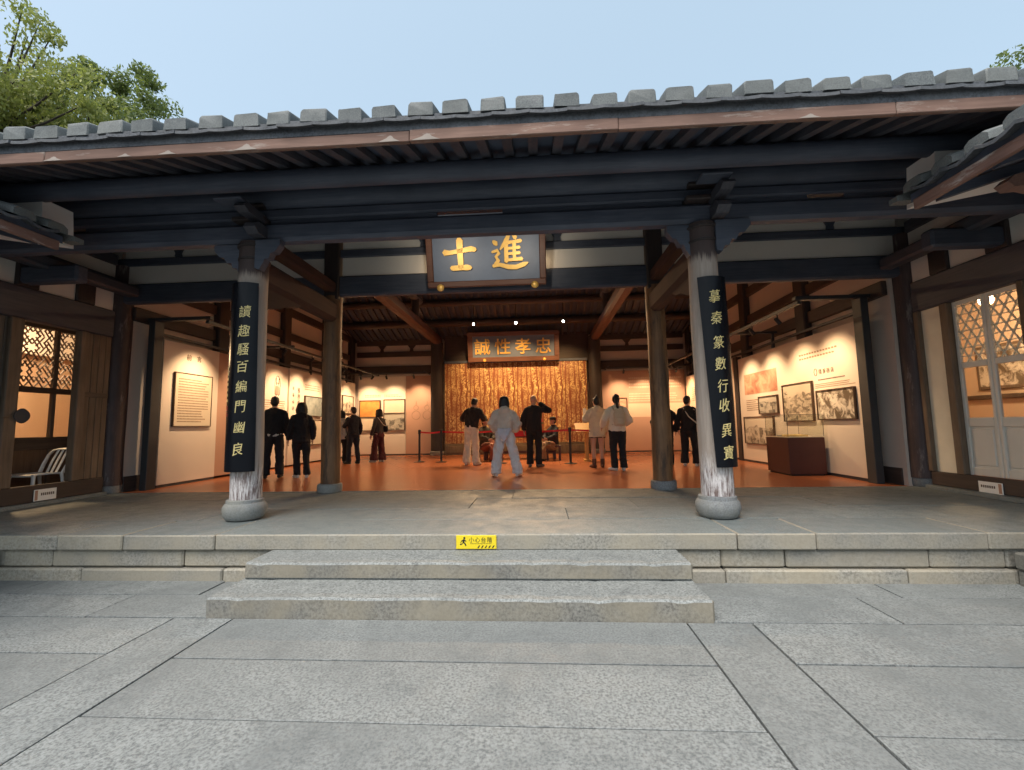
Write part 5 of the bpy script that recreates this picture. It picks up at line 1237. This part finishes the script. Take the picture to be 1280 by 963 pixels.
        emit('hair', g, plain('hair ' + hair.get('c', 'black'), {'black': (.012,.011,.012), 'brown': (.035,.02,.015)}[hair.get('c', 'black')], .55), .011, 3, .006, 22)
    for f in extras: f(t, S, emit, dict(up=up, sh=sh, el=el, wr=wr, neck=neck, chest=chest, waist=waist, hd=hd, hr=hr, ln=ln))
    return t
def backpack(mat):
    def f(t, S, emit, J):
        g = MB(); c = J['up']((0,-.19,1.2)); g.tube([c+V((0,0,-.2)), c+V((0,-.01,-.1)), c+V((0,0,.08)), c+V((0,.01,.18))], [(.12,.06), (.14,.08), (.135,.075), (.09,.05)], 16)
        g.tube([c+V((0,-.07,-.17)), c+V((0,-.075,-.02))], [(.09,.035), (.09,.03)], 12); emit('backpack', g, cloth(*mat), .012, 3, .006)
        for s in (-1, 1):
            g = MB(); g.tube([J['up']((s*.10,-.14,1.34)), J['up']((s*.12,-.03,1.45)), J['up']((s*.12,.13,1.33)), J['up']((s*.15,.10,1.1)), J['up']((s*.13,-.12,1.03))], [(.026,.011)]*5, 8); emit('strap', g, cloth(*mat), .011, 2)
    return f
def shoulder_bag(mat, side=1, zb=.95, long=True):
    def f(t, S, emit, J):
        s = side; g = MB(); c = V((s*.24,-.02,zb)); g.tube([c+V((0,0,-.11)), c+V((0,0,.0)), c+V((0,0,.10))], [(.05,.12), (.06,.13), (.04,.11)], 14); emit('bag', g, cloth(*mat), .012, 3, .006)
        g = MB(); a = -s if long else s; g.tube([c+V((0,-.08,.08)), J['up']((s*.05,-.165,1.2)), J['up']((a*.11,-.06,1.455)), J['up']((s*.0,.16,1.25)), c+V((0,.08,.08))], [(.016,.010)]*5, 8); emit('strap', g, cloth('white strap', (.62,.58,.5)), .009, 2)
    return f
def cap_hat(mat):
    def f(t, S, emit, J):
        g = MB(); T = lambda a: J['hd'] + J['hr'] @ V(a); g.ball(T((0,-.012,.075)), (.098,.112,.062), 16, 10, J['hr']); g.ball(T((0,-.01,.048)), (.102,.115,.022), 16, 8, J['hr']); emit('hat', g, cloth(*mat), .011, 3)
    return f
def phone(side=1, dz=.05):
    def f(t, S, emit, J):
        c = J['wr'][side]+V((0,.05,dz)); m = MB().box(c.x-.038, c.x+.038, c.y, c.y+.009, c.z, c.z+.15, .003); me = m.mesh('phone')
        for v in me.vertices: v.co *= S
        link('phone', me, M['sole'], t)
    return f
BLK, INKB = ('black', (.014,.014,.016)), ('ink blue black', (.016,.018,.026))
person('man in black jacket with white hem facing the left display wall', -5.66, 9.08, 1.72, 28, dict(fL=(-.13,0), fR=(.13,.02), shw=1.08, wide=1.1), dict(mat=BLK, hem=.92, add=.035, arm=.024, shirt=('white shirt', (.60,.58,.54))), dict(mat=('charcoal trousers', (.014,.014,.017)), hem=.085), dict(mat=('black shoe', (.015,.015,.015))), dict(style='short'))
person('woman in black hooded top and side striped black trousers near the left wall', -5.02, 9.02, 1.58, 40, dict(fL=(-.05,.12), fR=(.12,-.05), lean=4, turn=-10), dict(mat=BLK, hem=.80, add=.035, arm=.024, hood=True), dict(mat=('black track trousers', (.013,.013,.015)), hem=.075), dict(mat=('white trainer', (.66,.62,.58))), dict(style='long'),
       (lambda t, S, emit, J: emit('stripe', MB().tube([(.172,0,.80), (.158,.0,.5), (.175,-.03,.12)], [(.012,.018)]*3, 8), cloth('white stripe', (.6,.57,.5)), .009, 1),))
person('man in dark jacket and jeans just right of the left inner column', -5.42, 12.55, 1.64, 55, dict(fL=(-.12,.05), fR=(.13,-.05), elL=(-.26,.06,1.12), wrL=(-.14,.28,1.16)), dict(mat=INKB, hem=.86, add=.028), dict(mat=('dark jeans', (.016,.022,.035)), hem=.07), dict(mat=('black shoe', (.015,.015,.015))), dict(style='short'))
person('person in pale shirt mostly hidden behind the left inner column', -5.86, 12.75, 1.55, 20, dict(), dict(mat=('pale grey shirt', (.42,.40,.38)), hem=.78, add=.03), dict(mat=('black trousers', (.014,.014,.016)), hem=.07), dict(mat=('black shoe', (.015,.015,.015))), dict(style='bob'))
person('woman with grey top and wide maroon trousers at the left rear corner', -4.86, 13.1, 1.58, 62, dict(fL=(-.16,.06), fR=(.08,-.06), turn=-12, elR=(.25,.0,1.12), wrR=(.12,.2,1.02)), dict(mat=('grey brown top', (.060,.052,.048)), hem=.93, add=.02), dict(mat=('maroon trousers', (.075,.016,.020)), hem=.125, wr=.018), dict(mat=('white shoe', (.64,.6,.55))), dict(style='bob'), (cap_hat(('dark cap', (.02,.018,.02))), shoulder_bag(('black bag', (.015,.014,.016)), 1, 1.08)))
person('man in dark brown jacket and cream trousers bending towards the table', -1.80, 11.6, 1.80, -22, dict(lean=14, nod=14, fL=(-.12,0), fR=(.13,.03), shw=1.1, wide=1.12, elL=(-.30,.10,1.16), wrL=(-.26,.34,1.12), elR=(.30,.12,1.16), wrR=(.16,.36,1.16)), dict(mat=('dark brown jacket', (.030,.022,.018)), hem=.92, add=.038, arm=.028, wr=.016), dict(mat=('cream trousers', (.74,.66,.53)), hem=.098, wr=.016), dict(mat=('pale trainer', (.62,.58,.52))), dict(style='short'))
person('woman with bob hair in grey hoodie and wide pale trousers, feet apart', -.70, 8.95, 1.61, 4, dict(fL=(-.20,.02), fR=(.27,.0), toeL=22, toeR=-26, elL=(-.29,-.02,1.13), wrL=(-.20,.15,.98), elR=(.29,-.03,1.12), wrR=(.21,.13,.96)), dict(mat=('warm grey hoodie', (.58,.51,.44)), hem=.97, add=.045, arm=.034, hood=True, wr=.016), dict(mat=('pale blue grey sweatpants', (.62,.64,.66)), hem=.115, add=.026, wr=.020), dict(mat=('white trainer', (.66,.65,.62))), dict(style='bob'),
       (lambda t, S, emit, J: emit('tied_shirt', (lambda g: (g.tube([V((-.15,-.10,1.0)), V((-.02,-.175,.98)), V((.14,-.11,1.0))], [(.03,.02), (.05,.025), (.03,.02)], 10, ref=(0,0,1)), g.tube([V((-.02,-.15,.99)), V((-.02,-.19,.88)), V((-.03,-.17,.74))], [(.15,.018), (.11,.018), (.015,.012)], 12), g)[-1])(MB()), cloth('pale lilac cloth', (.56,.57,.64)), .010, 2, .01, 12),))
person('bald man in black sweater holding one hand up to his head', -.12, 10.95, 1.76, -6, dict(fL=(-.11,.04), fR=(.10,-.02), shw=1.1, wide=1.1, toeR=-35, turn=8, elL=(-.27,-.02,1.12), wrL=(-.26,.08,.88), elR=(.36,.06,1.34), wrR=(.13,.13,1.52)), dict(mat=('black sweater', (.016,.015,.016)), hem=.86, add=.035, arm=.022), dict(mat=('black trousers', (.014,.014,.016)), hem=.082), dict(mat=('black and white trainer', (.10,.10,.10))), None)
person('woman in beige coat, dark shorts and brown ankle boots by the sign stand', 1.38, 10.55, 1.66, 12, dict(fL=(-.10,.02), fR=(.10,0), elL=(-.28,.05,1.15), wrL=(-.20,.26,1.25)), dict(mat=('beige coat', (.62,.53,.40)), hem=.74, add=.045, arm=.032, flare=.02, hood=True, wr=.014, name='coat'), dict(mat=('dark shorts', (.03,.022,.02)), shorts=True), dict(mat=('brown boot', (.085,.035,.02)), boot=.22), dict(style='bun'), (phone(-1),))
person('woman with ponytail, cream jacket, pale backpack and black trousers', 1.72, 9.78, 1.66, 8, dict(fL=(-.09,.03), fR=(.10,-.02), toeL=28, turn=20, elL=(-.29,.0,1.15), wrL=(-.30,.16,1.0), elR=(.28,-.02,1.13), wrR=(.24,.16,1.02)), dict(mat=('cream jacket', (.76,.69,.55)), hem=.88, add=.042, arm=.032), dict(mat=('black trousers', (.014,.014,.016)), hem=.08), dict(mat=('white trainer', (.68,.66,.62))), dict(style='pony'), (backpack(('sand backpack', (.60,.51,.36))),))
person('dark clothed visitor mostly hidden behind the right inner column', 3.10, 11.0, 1.60, -20, dict(elL=(-.30,-.04,1.12), elR=(.30,-.04,1.12)), dict(mat=BLK, hem=.78, add=.05, arm=.03), dict(mat=('black trousers', (.014,.014,.016)), hem=.085), dict(mat=('black shoe', (.015,.015,.015))), dict(style='bob'))
person('woman in black with a pale bag strap facing the right rear panels', 3.56, 10.7, 1.65, -30, dict(fL=(-.12,0), fR=(.16,.02), turn=18), dict(mat=BLK, hem=.84, add=.028), dict(mat=('wide black trousers', (.015,.014,.016)), hem=.10), dict(mat=('white shoe', (.66,.62,.56))), dict(style='short'), (shoulder_bag(('tan bag', (.45,.33,.2)), 1, .93),))
# seated figures at the table (part of the exhibit)
def seat_block(t_label, x, y):
    s = thing('stool', t_label, 'stool', (x, y, PZ)); MB().box(x-.22, x+.22, y-.2, y+.2, PZ+.38, PZ+.43, .01).build('seat', M['case'], s)
    for a in (-.18, .18):
        for b in (-.16, .16): MB().box(x+a-.025, x+a+.025, y+b-.025, y+b+.025, PZ, PZ+.38, .004).build('leg', M['case'], s)
seat_block('dark stool under the seated figure in red robe', -1.62, 13.05); seat_block('dark stool under the seated figure in grey robe', .42, 13.05)
person('seated exhibit figure in dark jacket and red brown robe with black cap', -1.62, 13.05, 1.66, -125, dict(sit=.44, elL=(-.26,.10,1.13), wrL=(-.14,.30,1.06), elR=(.26,.10,1.13), wrR=(.14,.30,1.06)), dict(mat=('dark green jacket', (.05,.045,.035)), hem=.88, add=.035, arm=.03), dict(robe=True, mat=('red brown robe', (.20,.055,.035))), dict(mat=('black shoe', (.015,.015,.015))), dict(style='short'), (cap_hat(BLK),), nm='seated_figure', cat='statue')
person('seated exhibit figure in black jacket and grey brown robe with black cap', .42, 13.05, 1.66, 120, dict(sit=.44, elL=(-.26,.10,1.13), wrL=(-.14,.30,1.06), elR=(.26,.10,1.13), wrR=(.14,.30,1.06)), dict(mat=('dark slate jacket', (.03,.035,.045)), hem=.88, add=.035, arm=.03), dict(robe=True, mat=('grey brown robe', (.26,.19,.11))), dict(mat=('black shoe', (.015,.015,.015))), dict(style='short'), (cap_hat(BLK),), nm='seated_figure', cat='statue')

# ================================================================ trees beyond the roof
def leaf_mat(name, c1, c2):
    m, nt, b = new_mat(name); t = NT(nt)
    g = t.node('ShaderNodeNewGeometry'); col = t.mix(g.outputs['Random Per Island'], c1, c2); nt.links.new(col, b.inputs['Base Color']); b.inputs['Roughness'].default_value = .55
    tl = t.node('ShaderNodeBsdfTranslucent', i_0=t.mix(.5, col, (.30,.36,.04))); mx = t.node('ShaderNodeMixShader', i_1=b.outputs[0], i_2=tl.outputs[0]); mx.inputs[0].default_value = .45
    nt.links.new(mx.outputs[0], nt.nodes['Material Output'].inputs[0]); return m
M['leaf_a'] = leaf_mat('fresh yellow green leaf', (.22,.27,.08), (.40,.41,.13)); M['leaf_b'] = leaf_mat('dark green leaf', (.10,.15,.06), (.20,.25,.10))
M['bark'] = wood('bark', (.06,.05,.04), (.12,.10,.08), 2, rough=.9)
def tree(label, x, y, zc, rx, rz, nclump, nleaf, mat, leaf, seed, droop=0.0, arms=()):
    r = np.random.default_rng(seed); t = thing('broadleaf_tree', label, 'tree', (x, y, 0))
    tr = MB(); tr.tube([(x,y,-.05), (x+.2,y,zc*.45), (x-.1,y+.1,zc)], [.42,.30,.14], 12)
    cl = []
    for i in range(nclump):
        d = r.normal(size=3); d /= np.linalg.norm(d); q = r.random()**.45
        c = np.array([x+d[0]*rx*q, y+d[1]*rx*.8*q, zc+d[2]*rz*q]); cl.append((c, r.uniform(.12, .24)*rx))
    for a in arms: cl.append((np.array(a[:3]), a[3]))
    for c, rad in cl[::5] + [q for q in cl[-len(arms):]]*bool(arms):
        s0 = V((x, y, zc - rz*.55 + (c[2]-zc)*.3)); tr.tube([s0, (s0*.45 + V(c)*.55) + V((0,0,-.15*rz*.3)), V(c)], [.10,.05,.015], 6)
    tr.build('trunk', M['bark'], t, smooth=60)
    n = nleaf; k = r.integers(0, len(cl), n); cen = np.array([cl[i][0] for i in k]); rad = np.array([cl[i][1] for i in k])
    d = r.normal(size=(n,3)); d /= np.linalg.norm(d, axis=1)[:,None]; p = cen + d*(rad*r.random(n)**.4)[:,None]*np.array([1,1,.62]); p[:,2] -= droop*rad*r.random(n)
    ax = r.normal(size=(n,3)); ax[:,2] -= .5+droop; ax /= np.linalg.norm(ax, axis=1)[:,None]; nn = r.normal(size=(n,3)); sd = np.cross(ax, nn); sd /= np.linalg.norm(sd, axis=1)[:,None]
    L = leaf*r.uniform(.6, 1.25, n)[:,None]; Wd = L*.22
    vs = np.stack([p - ax*L/2, p + sd*Wd, p + ax*L/2, p - sd*Wd], 1).reshape(-1,3) - np.array([x, y, 0])
    me = bpy.data.meshes.new('crown'); idx = np.arange(n*4).reshape(-1,4); me.from_pydata(vs.tolist(), [], idx.tolist()); me.update()
    link('crown', me, M[mat], t); return t
tree('light yellow green feathery tree at the upper left corner', -25.5, 18.0, 17.4, 5.0, 3.7, 130, 24000, 'leaf_a', .25, 3, .7, arms=((-24.6,18,22.3,.8), (-23.6,18,21.4,.7), (-22.9,18,20.6,.5), (-24.2,18,20.6,.9)))
tree('rounder darker green tree rising behind the roof at left', -24.2, 22.0, 18.3, 3.9, 4.6, 80, 17000, 'leaf_b', .26, 8)
tree('green tree peeking over the roof at the upper right', 27.0, 22.0, 16.2, 4.2, 5.0, 60, 12000, 'leaf_b', .28, 12)
